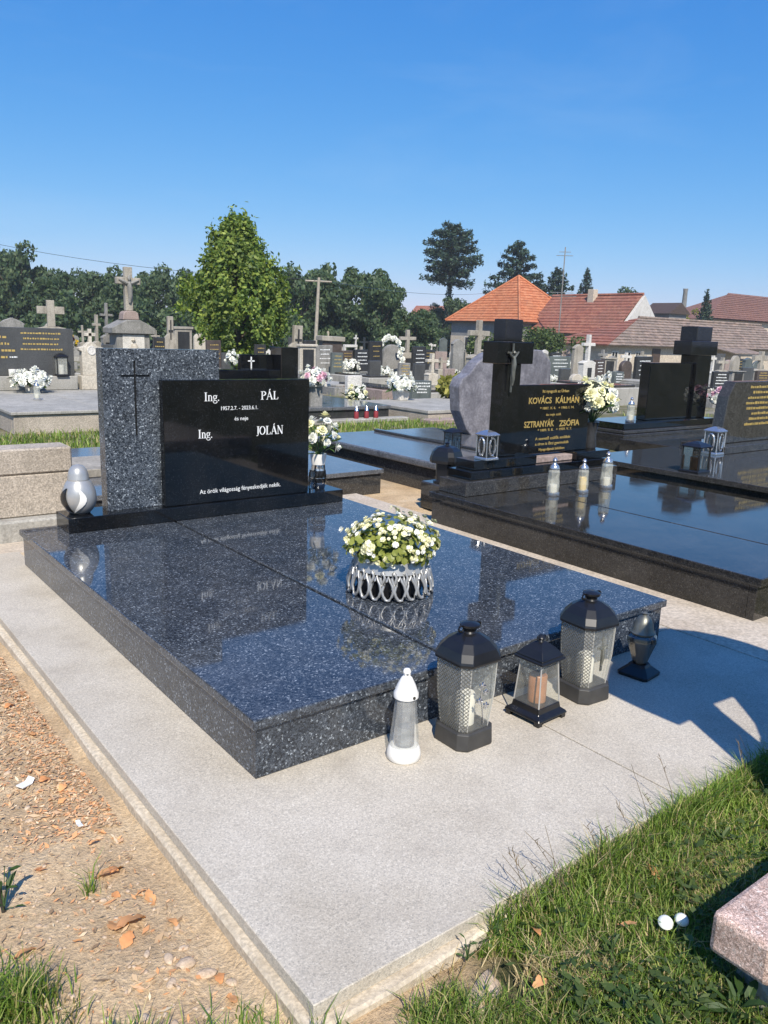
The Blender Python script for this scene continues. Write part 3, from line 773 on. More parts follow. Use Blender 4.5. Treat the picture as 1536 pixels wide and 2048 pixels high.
def dirmat(p, d, s, spin=0.0):
    q = Vector(d).normalized().to_track_quat('Z', 'Y').to_matrix().to_4x4()
    return Matrix.Translation(p) @ q @ Matrix.Rotation(spin, 4, 'Z') @ Matrix.Diagonal((s, s, s, 1))

def bouquet(t, c, rx, rz, n, s, kinds, nleaf=30, stem_to=None, leaf_s=.05):
    """flower heads on a dome round c, leaves between; t is the owning thing (local coordinates)"""
    stems = MB()
    for i in range(n):
        f = (i + .5) / n; ph = math.acos(1 - 1.45 * f); th = i * 2.39996
        d = Vector((math.sin(ph) * math.cos(th), math.sin(ph) * math.sin(th), math.cos(ph)))
        p = Vector(c) + Vector((d.x * rx, d.y * rx, d.z * rz)) * random.uniform(.82, 1.1)
        me = random.choice(HEADS[random.choice(kinds)])
        o = bpy.data.objects.new('blossom', me); COL.objects.link(o); o.parent = t
        o.matrix_local = dirmat(p, d + Vector((random.uniform(-.3, .3), random.uniform(-.3, .3), .2)), s * random.uniform(.8, 1.2), random.uniform(0, 6))
        base = Vector(stem_to) if stem_to else Vector(c) + Vector((0, 0, -rz))
        stems.tube([base, (base + p) / 2 + Vector((0, 0, .01)), p - d * s * .2], s * .07, 3)
    stems.build('stems', M['green_stem'], t)
    mats = []
    for i in range(nleaf):
        d = Vector((random.gauss(0, 1), random.gauss(0, 1), random.gauss(-.1, .6))).normalized()
        p = Vector(c) + Vector((d.x * rx, d.y * rx, d.z * rz)) * random.uniform(.3, .95) - Vector((0, 0, rz * .25))
        mats.append(TRS(p, (random.uniform(-.6, .6), random.uniform(-.8, .4), math.atan2(d.y, d.x) + random.uniform(-.5, .5)), leaf_s * random.uniform(.7, 1.3)))
    pieces('leaf', LEAF_D, None, t, mats)

# vase of white flowers on the plinth
t = thing('flower_vase', 'bunch of white roses in a chrome and black vase beside the black inscription slab', 'flowers', (1.70, PY + .105, PZ), 0, 'things standing on the plinth')
MB().lathe([(.04, 0), (.042, .005), (.05, .03), (.052, .07), (.044, .12), (.04, .16), (.047, .19), (.045, .19), (.03, .1)], 20).build('vase', M['chrome'], t, smooth=True)
MB().lathe([(.0425, .007), (.0525, .05), (.0515, .078), (.0468, .115)], 20, cap0=False, cap1=False).build('black_band', M['black_granite'], t, smooth=True)
MB().lathe([(.041, .15), (.048, .192), (.05, .215), (.046, .216), (.036, .15)], 20).build('pale_sleeve', M['white_plastic'], t, smooth=True)
bouquet(t, (.005, -.01, .315), .105, .12, 19, .032, ['petal', 'petal', 'cream_petal'], 46, (0, 0, .2), .055)
t = thing('glass_jar', 'slim clear glass jar between the inscription slab and the flower vase', 'jar', (1.625, PY + .055, PZ), 0, 'things standing on the plinth')
MB().lathe([(.018, 0), (.02, .004), (.02, .11), (.015, .12), (.016, .128)], 16, cap1=False).build('jar', M['glass'], t, smooth=True)
MB().lathe([(.021, .0), (.021, .012)], 16, cap0=False, cap1=False).build('rim', M['chrome'], t, smooth=True)

# silver lattice planter with begonias
t = thing('flower_planter', 'silver lattice planter of cream begonias standing on the blue granite cover slab', 'planter', (1.0, .70, GH))
MB().lathe([(.10, .001), (.125, .006), (.142, .06), (.135, .13), (.12, .135), (.05, .13)], 32).build('inner_pot', M['black_plastic'], t, smooth=True)
NC = 22
def LP(th, z):
    r = .178 - .030 * ((z - .02) / .11) ** 1.1 if z > .02 else .178
    if z < .03: r -= .004
    return (r * math.cos(th), r * math.sin(th), z)
lat = MB(); wv = 2 * math.pi / NC
for i in range(NC):
    th = i * wv
    o1 = [(0, .100), (-.16, .085), (-.34, .066), (-.46, .046), (-.36, .026), (-.14, .012), (0, .009), (.14, .012), (.36, .026), (.46, .046), (.34, .066), (.16, .085)]
    lat.tube([LP(th + a * wv, z) for a, z in o1], .0062, 6, True)
    o2 = [(.5, .062), (.38, .082), (.31, .096), (.40, .110), (.5, .116), (.60, .110), (.69, .096), (.62, .082)]
    lat.tube([LP(th + a * wv, z) for a, z in o2], .0060, 6, True)
lat.build('lattice', M['silver_paint'], t, smooth=True, auto=R(80))
rg = [[LP(k * 2 * math.pi / 48, z) for k in range(48)] for z in (.104, .125, .148)]
rg2 = [[(x * .97, y * .97, z) for x, y, z in r_] for r_ in rg[::-1]]
MB().loft(rg + rg2 + [rg[0]], False, False).build('rim', M['silver_paint'], t, smooth=True)
mats = []
for i in range(420):
    d = Vector((random.gauss(0, 1), random.gauss(0, 1), abs(random.gauss(.25, .7)) - .42)).normalized()
    k = random.uniform(.62, 1.0)
    p = Vector((d.x * .185, d.y * .185, .20 + d.z * .1)) if k > .75 else Vector((d.x * .15, d.y * .15, .18 + d.z * .085))
    nrm = (d + Vector((random.uniform(-.6, .6), random.uniform(-.6, .6), random.uniform(0, .8)))).normalized()
    mats.append(dirmat(p, nrm, random.uniform(.017, .031), random.uniform(0, 6.3)))
for i in range(230):
    th = random.uniform(0, 6.28); q = math.sqrt(random.random()) * .165; p = Vector((q * math.cos(th), q * math.sin(th), .15 + .125 * math.sqrt(max(0, 1 - (q / .18) ** 2)) * random.uniform(.55, 1)))
    mats.append(dirmat(p, (random.uniform(-.6, .6) + p.x * 3, random.uniform(-.6, .6) + p.y * 3, 1), random.uniform(.02, .034), random.uniform(0, 6.3)))
pieces('leaf', LEAF_B, None, t, mats)
MB().lathe([(.12, .128), (.13, .15), (.1, .19), (.05, .215), (.0, .22)], 16).build('root_ball', M['leaf_dark'], t, smooth=True)
BLO = head_copy(DAISY, M['cream_petal']); BLO2 = head_copy(DAISY, M['petal'])
CLU = []
for i in range(78):
    ph = math.acos(1 - 1.42 * (i + .5) / 78); th = i * 2.39996 + random.uniform(-.35, .35)
    CLU.append((Vector((math.sin(ph) * math.cos(th), math.sin(ph) * math.sin(th), math.cos(ph))), random.uniform(.93, 1.09)))
for i in range(340):
    d, k_ = CLU[i % 78]
    d = (d + Vector((random.gauss(0, .075), random.gauss(0, .075), random.gauss(0, .06)))).normalized()
    p = Vector((d.x * .19, d.y * .19, .20 + d.z * .105)) * k_ * random.uniform(.97, 1.03)
    o = bpy.data.objects.new('blossom', random.choice((BLO, BLO, BLO, BLO2))); COL.objects.link(o); o.parent = t
    o.matrix_local = dirmat(p, d + Vector((random.uniform(-.5, .5), random.uniform(-.5, .5), random.uniform(-.1, .5))), random.uniform(.0075, .014), random.uniform(0, 6))

# ------------------------------------------------------------------ tomb beside ours, on the right
def tomb_box(T, x0, x1, y0, y1, zb, zt, mk, mc, ov=.02, th=.035, seams=(), bev=.004):
    MB().box(x0 + ov, x1 - ov, y0 + ov, y0 + ov + .04, zb, zt - th - .001).build('front_panel', mk, T, bevel=.002)
    MB().box(x0 + ov, x0 + ov + .04, y0 + ov + .041, y1 - ov, zb, zt - th - .001).build('side_panel', mk, T, bevel=.002)
    MB().box(x1 - ov - .04, x1 - ov, y0 + ov + .041, y1 - ov, zb, zt - th - .001).build('side_panel', mk, T, bevel=.002)
    xs = [x0] + list(seams) + [x1]
    for a, b in zip(xs[:-1], xs[1:]):
        MB().box(a + .006, b - .006, y0, y1, zt - th, zt).build('cover_slab', mc, T, bevel=bev, seg=2)

T = thing('double_tomb', 'dark polished tomb with heavy black cross and gold-lettered black slab', 'tomb', (0, 0, 0))
dp, blk = M['dark_polish'], M['black_granite']
tomb_box(T, 2.485, 4.27, -.075, 2.20, -.05, .19, dp, dp, .02, .04, (3.14,))
MB().box(2.57, 4.13, 1.93, 2.19, .191, .285).build('base_step', M['grey_polish'], T, bevel=.003)
MB().box(2.64, 4.02, 1.965, 2.185, .286, .342).build('base_step', blk, T, bevel=.003)
MB().box(2.70, 3.30, 2.0, 2.18, .343, .405).build('base_step', blk, T, bevel=.003)
MB().box(3.72, 4.10, 1.99, 2.18, .343, .400).build('base_step', blk, T, bevel=.003)
MB().box(3.301, 3.719, 2.03, 2.175, .343, .385).build('base_step', M['pink'], T, bevel=.003)
cx = MB().box(2.985, 3.145, 2.06, 2.175, .406, 1.03).build('cross_stem', blk, T, bevel=.004)
MB().box(2.90, 3.24, 2.045, 2.19, 1.031, 1.175).build('cross_arms', blk, T, bevel=.004)
MB().box(2.975, 3.135, 2.06, 2.175, 1.176, 1.32).build('cross_head', blk, T, bevel=.004)
ins = MB().box(3.147, 3.93, 2.08, 2.14, .401, .888).build('inscription_slab', blk, T, bevel=.004)
gd = M['gold']; IY = 2.08
font_text('Itt nyugszik az Úrban', 3.40, 3.68, .832, .020, IY, gd, ins, bold=.01)
font_text('KOVÁCS', 3.265, 3.50, .757, .042, IY, gd, ins, bold=.02)
font_text('KÁLMÁN', 3.545, 3.80, .755, .042, IY, gd, ins, bold=.02)
font_text('* 1887. X. 6.   + 1960. I. 14.', 3.385, 3.752, .714, .017, IY, gd, ins, bold=.01)
font_text('és neje szül.', 3.453, 3.615, .668, .017, IY, gd, ins, bold=.01)
font_text('SZTRANYÁK', 3.234, 3.545, .592, .042, IY, gd, ins, bold=.02)
font_text('ZSÓFIA', 3.60, 3.826, .588, .042, IY, gd, ins, bold=.02)
font_text('* 1889. II. 8.   + 1959. V. 7.', 3.376, 3.744, .559, .017, IY, gd, ins, bold=.01)
font_text('A szerető szülők emlékét', 3.357, 3.736, .498, .020, IY, gd, ins, bold=.01)
font_text('a síron is őrzi gyermekük', 3.361, 3.724, .460, .020, IY, gd, ins, bold=.01)
font_text('Nyugodjanak békében', 3.403, 3.68, .420, .018, IY, gd, ins, bold=.01)
m = MB().box(3.022, 3.034, 2.030, 2.038, .845, 1.165).box(2.978, 3.078, 2.031, 2.039, 1.098, 1.110)
m.tube([(2.985, 2.028, 1.108), (3.02, 2.022, 1.07), (3.035, 2.020, 1.075), (3.075, 2.028, 1.11)], [.006, .008, .008, .006], 6)
m.tube([(3.028, 2.02, 1.085), (3.028, 2.016, 1.03), (3.026, 2.018, .985), (3.03, 2.02, .93), (3.028, 2.024, .89)], [.009, .016, .013, .011, .006], 7).lathe([(.004, -.012), (.011, 0), (.004, .013)], 8, (3.028, 2.02, 1.104))
m.build('crucifix', M['bronze'], T, smooth=True)

def glass_candle(name, label, loc, h, kind, group=None, s=1.0):
    """clear glass grave candle with metal cap"""
    t = thing(name, label, 'candle', loc, 0, group)
    k = h / .24
    MB().lathe([(.042 * k, 0), (.044 * k, .006 * k), (.043 * k, .022 * k), (.036 * k, .026 * k)], 18).build('foot', M['silver_metal'], t, smooth=True)
    MB().lathe([(.037 * k, .026 * k), (.041 * k, .06 * k), (.036 * k, .11 * k), (.038 * k, .15 * k), (.03 * k, .168 * k)], 9, cap0=False, cap1=False).build('glass_body', M['frosted'], t)
    MB().lathe([(.026 * k, .026 * k), (.026 * k, (.11 if kind == 'yellow_wax' else .07) * k), (.005 * k, .07 * k)], 14).build('candle', M[kind], t, smooth=True)
    MB().lathe([(.032 * k, .165 * k), (.034 * k, .172 * k), (.026 * k, .19 * k), (.012 * k, .2 * k), (.011 * k, .212 * k), (.016 * k, .222 * k), (.007 * k, .238 * k), (0, .24 * k)], 16).build('cap', M['silver_metal'], t, smooth=True)
    return t
gg = 'glass candles on the dark polished tomb'
glass_candle('grave_candle', 'left of three glass candles on the dark polished cover slab', (3.14, 1.70, .19), .255, 'wax', gg)
glass_candle('grave_candle', 'middle glass candle with yellow wax on the dark polished cover slab', (3.40, 1.665, .19), .235, 'yellow_wax', gg)
glass_candle('grave_candle', 'right of three glass candles on the dark polished cover slab', (3.70, 1.70, .19), .26, 'wax', gg)

def box_lantern(label, loc, w, h, frame, glassm, candle, rz=0.0, oval=False):
    t = thing('grave_lantern', label, 'lantern', loc, rz)
    a = w / 2
    MB().loft([sq(a * 1.1, 0), sq(a * 1.1, h * .06), sq(a, h * .09)]).build('base', frame, t, bevel=.001)
    g_ = MB().loft([sq(a * .9, h * .09), sq(a * .9, h * .82)], False, False).build('glass_body', glassm, t)
    for i in range(4): MB().tube([sq(a * .93, h * .09)[i], sq(a * .93, h * .82)[i]], w * .05, 4).build('frame_post', frame, g_)
    if oval:
        for sx_, ax in ((0, 'y'), (1, 'x')):
            pts = []
            for q in np.linspace(0, 2 * math.pi, 17)[:-1]:
                u, v = a * .5 * math.cos(q), h * .45 + h * .3 * math.sin(q)
                pts.append((u, -a * .95, v) if ax == 'y' else (-a * .95, u, v))
            MB().tube(pts, w * .07, 5, True).build('oval_trim', frame, g_)
    MB().loft([sq(a * 1.1, h * .82), sq(a * 1.12, h * .86), sq(a * .7, h * .94), sq(a * .2, h)]).build('roof', frame, t, bevel=.001)
    MB().lathe([(a * .5, h * .09), (a * .5, h * .5), (a * .1, h * .5)], 14).build('candle', candle, t, smooth=True)
    return t
box_lantern('steel lantern with oval openings on the black step beside the cross', (2.835, 2.03, .406), .105, .195, M['silver_metal'], M['smoke_glass'], M['wax'], 0, True)
# matt black lantern behind the step
t = thing('grave_lantern', 'matt black domed lantern on a low block behind the dark polished tomb', 'lantern', (2.95, 2.55, .151), R(20))
MB().loft([chsq(.075, .025, 0), chsq(.075, .025, .015), chsq(.06, .02, .02), chsq(.062, .02, .15)]).build('body', M['black_plastic'], t, bevel=.001)
rf = MB().loft([chsq(.1, .035, .15), chsq(.103, .035, .17), chsq(.098, .034, .2), chsq(.086, .03, .235), chsq(.06, .022, .262), chsq(.02, .008, .275)]).build('roof', M['black_plastic'], t, bevel=.001)
MB().lathe([(.02, .272), (.012, .282), (.02, .292), (.0, .3)], 12).build('finial', M['black_plastic'], rf, smooth=True)
T2 = thing('kerb_block', 'low dark stone block under the matt black domed lantern', 'kerb', (0, 0, 0))
MB().box(2.84, 3.1, 2.42, 2.7, -.05, .15).build('block', M['dark_polish'], T2, bevel=.01)
# roses
t = thing('flower_vase', 'cream rose bunch in a dark vase on the black step beside the gold-lettered slab', 'flowers', (4.02, 2.12, .401))
MB().lathe([(.045, 0), (.05, .01), (.042, .1), (.05, .17), (.06, .2), (.05, .2), (.03, .1)], 18).build('vase', M['dark'], t, smooth=True)
bouquet(t, (0, 0, .37), .16, .13, 26, .05, ['cream_petal', 'cream_petal', 'petal'], 46, (0, 0, .19), .08)

# ------------------------------------------------------------------ tombs behind
T = thing('grave_tomb', 'low grey polished tomb directly behind the blue granite headstone', 'tomb', (0, 0, 0))
tomb_box(T, .56, 2.95, 3.28, 5.35, -.06, .14, M['grey_polish'], M['steel_polish'], .02, .035, (1.5,))
MB().box(.75, 1.15, 3.9, 4.5, .141, .2).build('step', M['beige'], T, bevel=.005)

T = thing('grave_tomb', 'grey tomb with two glossy sky-reflecting covers behind the lattice planter', 'tomb', (0, 0, 0))
tomb_box(T, 3.27, 4.95, 3.03, 5.0, -.06, .20, M['grey_polish'], M['steel_polish'], .05, .06, (), .014)
MB().box(4.08, 4.14, 3.1, 4.95, .2005, .225).build('ridge_bar', M['grey_polish'], T, bevel=.006)
box_lantern('small dark-framed lantern on the corner of the glossy grey tomb', (3.78, 3.40, .2), .11, .22, M['black_plastic'], M['glass'], M['wax'])

T = thing('gravestone', 'wavy-edged violet grey granite headstone behind the heavy black cross', 'gravestone', (0, 0, 0))
MB().prism([(4.98, .10), (5.98, .10), (6.06, .5), (6.02, .95), (5.86, 1.08), (5.6, 1.09), (5.25, 1.075), (5.05, 1.03), (4.9, .94), (4.8, .83), (4.70, .78), (4.66, .70), (4.69, .45), (4.8, .25)], 4.3, 4.46).build('stone', M['wave_granite'], T, bevel=.012, seg=2)
MB().box(4.75, 6.2, 4.2, 4.6, -.05, .10).build('base', M['grey'], T, bevel=.01)

T = thing('boulder_kerb', 'speckled beige concrete grave wall at the left behind our tomb', 'grave wall', (0, 0, 0))
MB().box(-1.6, .452, 3.06, 3.26, .101, .345).build('block', M['terrazzo'], T, bevel=.008)
MB().box(-1.6, .456, 3.055, 3.265, .348, .495).build('block', M['terrazzo'], T, bevel=.01)
MB().box(-1.6, .40, 2.98, 3.3, -.05, .10).build('block', M['concrete'], T, bevel=.012)
T = thing('kerb_block', 'light grey granite block at the left edge above the beige wall', 'kerb', (0, 0, 0))
MB().box(-.6, .24, 4.3, 4.5, -.06, .40).build('block', M['concrete'], T, bevel=.01)

# family grave far left
T = thing('family_tomb', 'pale concrete family tomb with wide dark grey headstone at the left', 'tomb', (0, 0, 0))
te = M['terrazzo']
MB().box(1.25, 3.45, 7.9, 8.02, -.06, .165).build('front_panel', te, T, bevel=.008)
MB().box(1.25, 1.37, 8.021, 11.3, -.06, .165).build('side_panel', te, T, bevel=.008)
MB().box(3.33, 3.45, 8.021, 11.3, -.06, .165).build('side_panel', te, T, bevel=.008)
for a, b in ((1.22, 2.3), (2.31, 3.48)): MB().box(a, b, 7.87, 11.32, .166, .205).build('cover_slab', M['concrete'], T, bevel=.008)
MB().box(.6, 2.88, 10.9, 11.3, .206, .41).build('base_block', M['concrete'], T, bevel=.01)
st = MB().box(.7, 2.87, 11.0, 11.12, .411, 1.11).build('headstone', M['slate'], T, bevel=.006)
rng = random.Random(3)
def text_rows(parent, x0, x1, z0, z1, y, mat, rows, h):
    """illegibly small lettering: rows of short raised dashes"""
    m = MB()
    for i in range(rows):
        z = z1 - (z1 - z0) * (i + .5) / rows; k = rng.uniform(.55, 1.0); c = (x0 + x1) / 2; w = (x1 - x0) * k
        x = c - w / 2
        while x < c + w / 2:
            l = rng.uniform(.5, 1.6) * h; m.box(x, x + l, y - .003, y + .001, z, z + h * rng.uniform(.7, 1)); x += l + h * rng.uniform(.25, .7)
    m.build('lettering', mat, parent, kind='stuff')
text_rows(st, 1.15, 2.05, .62, 1.0, 11.0, M['gold'], 4, .035)
text_rows(st, 2.1, 2.7, .75, 1.06, 11.0, M['gold'], 4, .025)
text_rows(st, 1.95, 2.08, .55, .8, 11.0, M['silver_letters'], 1, .02)
T = thing('gravestone', 'small sunlit white headstone with carved medallion and cross at the left', 'gravestone', (0, 0, 0))
MB().box(2.93, 3.28, 10.86, 11.06, .206, .42).build('base', M['cream'], T, bevel=.008)
b = MB().prism([(2.96, .421), (3.25, .421), (3.25, .78), (3.29, .80), (3.29, .84), (3.2, .86), (3.14, .92), (3.105, .93), (3.07, .92), (3.01, .86), (2.92, .84), (2.92, .80), (2.96, .78)], 10.89, 11.03).build('stele', M['cream'], T, bevel=.006)
MB().lathe([(.07, 0), (.07, .01), (.055, .012), (.05, .006)], 18).build('medallion', M['white'], b, loc=(3.105, 10.89, .80)).rotation_euler = (R(90), 0, 0)
MB().box(3.08, 3.13, 10.93, 10.99, .925, 1.12).box(3.02, 3.19, 10.93, 10.99, 1.01, 1.06).build('cross', M['cream'], T, bevel=.004)
t = thing('flower_bunch', 'dome of white flowers in a pot before the wide dark headstone', 'flowers', (2.12, 10.55, .206))
MB().lathe([(.08, 0), (.1, .12), (.09, .12), (.05, .05)], 14).build('pot', M['white'], t, smooth=True)
bouquet(t, (0, 0, .18), .24, .13, 26, .075, ['petal'], 60, (0, 0, .1), .12)
glass_candle('grave_candle', 'glass candle on the pale family tomb before the white flowers', (1.87, 9.3, .206), .26, 'wax')
box_lantern('black and white lantern right of the wide dark headstone', (2.66, 10.95, .411), .16, .34, M['black_plastic'], M['frosted'], M['white'])
t = thing('cup', 'white cup on the ledge below the wide dark headstone', 'cup', (1.97, 10.95, .411))
MB().lathe([(.05, 0), (.055, .1), (.05, .1), (.045, .01)], 14).build('cup_body', M['white_plastic'], t, smooth=True)
t = thing('flower_bunch', 'orange and yellow flowers leaning between the dark headstone and white stone', 'flowers', (2.88, 11.2, .7))
bouquet(t, (0, 0, .2), .1, .1, 10, .05, ['yellow_petal', 'yellow_petal', 'red_petal'], 14, (0, 0, 0), .06)

# black tomb group behind the inscription slab
T = thing('grave_tomb', 'black tomb with low slab and silver crucifix behind the blue granite headstone', 'tomb', (0, 0, 0))
MB().box(3.6, 5.04, 7.95, 8.35, -.06, .40).build('base', blk, T, bevel=.006)
MB().box(3.62, 4.735, 8.0, 8.2, .401, .665).build('low_slab', blk, T, bevel=.006)
MB().box(4.24, 4.735, 8.21, 8.31, .401, .86).build('back_slab', blk, T, bevel=.006)
MB().box(4.745, 5.02, 8.0, 8.3, .401, .97).build('tall_block', blk, T, bevel=.006)
MB().box(4.385, 4.40, 8.195, 8.208, .67, .83).box(4.345, 4.44, 8.195, 8.208, .765, .782).build('crucifix', M['silver_letters'], T)
t = thing('flower_bunch', 'pink and white flowers on a white tray right of the black tomb', 'flowers', (5.28, 8.0, .05))
MB().box(-.1, .1, -.08, .08, 0, .38).build('stand', M['grey'], t, bevel=.005)
MB().box(-.22, .22, -.1, .1, .381, .42).build('tray', M['white'], t, bevel=.005)
bouquet(t, (0, 0, .5), .19, .14, 26, .06, ['petal', 'petal', 'pink_petal'], 26, (0, 0, .42), .08)
t = thing('flower_bunch', 'upright white flowers left of the clipped green tree trunk above the pillar', 'flowers', (4.05, 8.1, .666))
bouquet(t, (0, 0, .13), .06, .11, 12, .04, ['petal'], 10, (0, 0, 0), .04)

T = thing('grave_tomb', 'wide black tomb with glossy cover beyond the white rose vase', 'tomb', (0, 0, 0))
tomb_box(T, 4.3, 6.45, 7.68, 9.9, -.05, .165, M['dark'], M['steel_polish'], .03, .05, (5.4,), .01)
MB().box(4.2, 6.65, 7.5, 7.70, -.06, .0).build('kerb_stone', M['concrete'], T, bevel=.01)
T = thing('grave_tomb', 'pinkish concrete kerbed tomb beyond the glossy grey tomb', 'tomb', (0, 0, 0))
tomb_box(T, 6.75, 8.75, 7.2, 9.0, -.06, .12, M['terrazzo'], M['concrete'], .02, .05, (), .01)
MB().box(6.6, 8.9, 6.95, 7.19, -.06, .01).build('kerb_stone', M['pink'], T, bevel=.01)
for i, (x, lb) in enumerate(((5.75, 'left'), (5.93, 'middle'), (6.1, 'right'))):
    t = thing('grave_candle', lb + ' of three small red lanterns before the wide black tomb', 'candle', (x, 7.6, .0), 0, 'red lanterns by the wide black tomb')
    MB().lathe([(.032, 0), (.036, .01), (.034, .08), (.026, .11)], 12).build('red_glass', M['red_petal'], t, smooth=True)
    MB().lathe([(.036, .11), (.02, .15), (.006, .17), (0, .19)], 12).build('cap', M['chrome'], t, smooth=True)
t = thing('flower_pot', 'white flowers in a square white pot beyond the wide black tomb', 'flowers', (7.55, 8.85, .121))
MB().loft([sq(.09, 0), sq(.11, .16), sq(.09, .16), sq(.06, .05)]).build('pot', M['white'], t, bevel=.004)
bouquet(t, (0, 0, .25), .2, .12, 22, .07, ['petal'], 40, (0, 0, .12), .12)
t = thing('flower_bunch', 'round wreath of cream and white flowers by the white stone block', 'flowers', (6.95, 9.3, -.05))
bouquet(t, (0, 0, .22), .17, .17, 22, .05, ['cream_petal', 'petal', 'petal'], 60, (0, 0, 0), .12)

# yellow-green shrub in a dark pot
def leaf_cloud(n, fn, size, seed=0, aspect=.6):
    """n leaf quads; fn(rng) -> (point, outward)"""
    rg = np.random.RandomState(seed)
    V, F = np.zeros((n * 4, 3), np.float32), np.arange(n * 4).reshape(n, 4)
    for i in range(n):
        p, d = fn(rg)
        a = rg.normal(size=3); nrm = np.array(d) * .8 + a * .7; nrm /= np.linalg.norm(nrm) + 1e-9
        u = np.cross(nrm, rg.normal(size=3)); u /= np.linalg.norm(u) + 1e-9; w = np.cross(nrm, u)
        s = size * rg.uniform(.6, 1.4)
        V[4 * i] = p - u * s; V[4 * i + 1] = p + w * s * aspect - u * s * .1; V[4 * i + 2] = p + u * s; V[4 * i + 3] = p - w * s * aspect - u * s * .1
    return V, F
t = thing('potted_shrub', 'yellow-green variegated shrub in a dark pot left of the wavy granite headstone', 'shrub', (8.9, 8.9, -.06))
MB().lathe([(.2, 0), (.26, .3), (.24, .3), (.1, .2)], 16).build('pot', M['dark'], t, smooth=True)
def fn(rg):
    d = rg.normal(size=3); d /= np.linalg.norm(d); d[2] = abs(d[2]); return np.array((d[0] * .38, d[1] * .38, .3 + d[2] * .3)) * rg.uniform(.7, 1.05), d
V, F = leaf_cloud(420, fn, .07, 5)
soup('foliage', V, F, M['leaf_yellow'], t, 'stuff')

# ------------------------------------------------------------------ tombs on the right
T = thing('grave_tomb', 'brownish dark tomb at the right edge with weathered gold-lettered headstone', 'tomb', (0, 0, 0))
tomb_box(T, 4.84, 7.8, -.2, 2.85, -.06, .19, M['dark_polish'], M['grey_polish'], .03, .045, (6.2,))
MB().box(6.2, 7.75, 2.25, 2.72, .191, .262).build('base_step', M['grey_polish'], T, bevel=.004)
st = MB().prism([(6.36, .263), (7.66, .263), (7.62, .80), (7.5, .86), (6.52, .86), (6.42, .72)], 2.4, 2.52).build('headstone', M['grey_polish'], T, bevel=.006)
font_text('ALMÁSI CSALÁD', 6.72, 7.45, .775, .035, 2.4, M['gold'], st) if False else None
text_rows(st, 6.72, 7.5, .40, .82, 2.4, M['gold'], 8, .026)
box_lantern('blue-black lantern with amber glass on the corner of the brownish dark tomb', (4.97, 1.80, .19), .16, .25, M['black_plastic'], M['amber_glass'], M['amber_wax'])
box_lantern('steel frame lantern beside the weathered gold-lettered headstone', (6.14, 2.33, .191), .14, .26, M['silver_metal'], M['smoke_glass'], M['wax'], 0, True)

T = thing('grave_tomb', 'tall plain black headstone with black pillar cross on a stepped dark base', 'tomb', (0, 0, 0))
MB().box(6.98, 9.15, 3.95, 4.75, -.06, .135).build('base_step', dp, T, bevel=.006)
MB().box(7.05, 9.1, 4.0, 4.7, .136, .175).build('base_step', M['grey_polish'], T, bevel=.006)
MB().box(7.1, 9.06, 4.05, 4.65, .176, .252).build('base_step', blk, T, bevel=.006)
MB().box(7.73, 8.66, 4.2, 4.34, .253, .96).build('headstone', blk, T, bevel=.006)
MB().box(8.67, 9.0, 4.16, 4.4, .253, 1.06).build('cross_stem', blk, T, bevel=.006)
MB().box(8.49, 9.10, 4.15, 4.41, 1.061, 1.24).build('cross_arms', blk, T, bevel=.006)
MB().box(8.60, 8.95, 4.16, 4.4, 1.241, 1.42).build('cross_head', blk, T, bevel=.006)
MB().box(6.9, 9.2, 2.95, 3.94, -.06, .10).build('cover_slab', dp, T, bevel=.006)
t = thing('flower_vase', 'pink and white flowers in a pale vase right of the black pillar cross', 'flowers', (9.14, 4.02, .16))
MB().lathe([(.05, 0), (.07, .02), (.06, .15), (.07, .22), (.05, .22)], 14).build('vase', M['greengrey'], t, smooth=True)
bouquet(t, (0, 0, .36), .16, .14, 22, .055, ['petal', 'petal', 'pink_petal'], 20, (0, 0, .2), .08)
glass_candle('grave_candle', 'tall slim glass candle left of the tall black headstone', (7.35, 4.15, .253), .3, 'wax')

# pink granite kerbed grave, bottom right, with its headstone outside the frame
T = thing('kerbed_grave', 'pink granite kerb corner of a grave in the grass at the lower right', 'grave kerb', (0, 0, 0))
pg = M['pink_granite']
MB().box(.425, 3.0, -1.20, -1.076, .03, .12).build('kerb', pg, T, bevel=.012, seg=2)
MB().box(.425, .55, -3.2, -1.202, .03, .12).build('kerb', pg, T, bevel=.012, seg=2)
MB().box(.49, 3.0, -1.16, -1.11, -.08, .0295).build('kerb_footing', M['concrete'], T)
MB().box(.46, .52, -3.2, -1.165, -.08, .0295).build('kerb_footing', M['concrete'], T)
MB().box(.551, 3.0, -3.2, -1.202, -.08, .05).build('infill', M['terrazzo'], T)
T = thing('monument', 'arched granite monument with pillar on the pink kerbed grave casting the broad shadow', 'monument', (0, 0, 0))
MB().prism([(.945, .12), (1.08, .12), (1.08, .94), (.945, .94)], -1.28, -1.22).build('pillar', pg, T, bevel=.004)
MB().prism([(.852, .96), (.943, .9605), (.944, .941), (1.081, .941), (1.082, .985), (1.235, .975), (1.236, .94), (1.74, .94), (1.72, 1.08), (1.66, 1.22), (1.6, 1.32), (1.5, 1.44), (1.4, 1.52), (1.29, 1.56), (1.05, 1.52), (.86, 1.39), (.73, 1.24), (.79, 1.09)], -1.285, -1.215).build('arched_top', pg, T, bevel=.004)
MB().prism([(1.081, .12), (1.75, .12), (1.75, .939), (1.235, .939), (1.205, .83), (1.175, .735), (1.13, .665), (1.081, .63)], -1.28, -1.22).build('curved_slab', pg, T, bevel=.004)

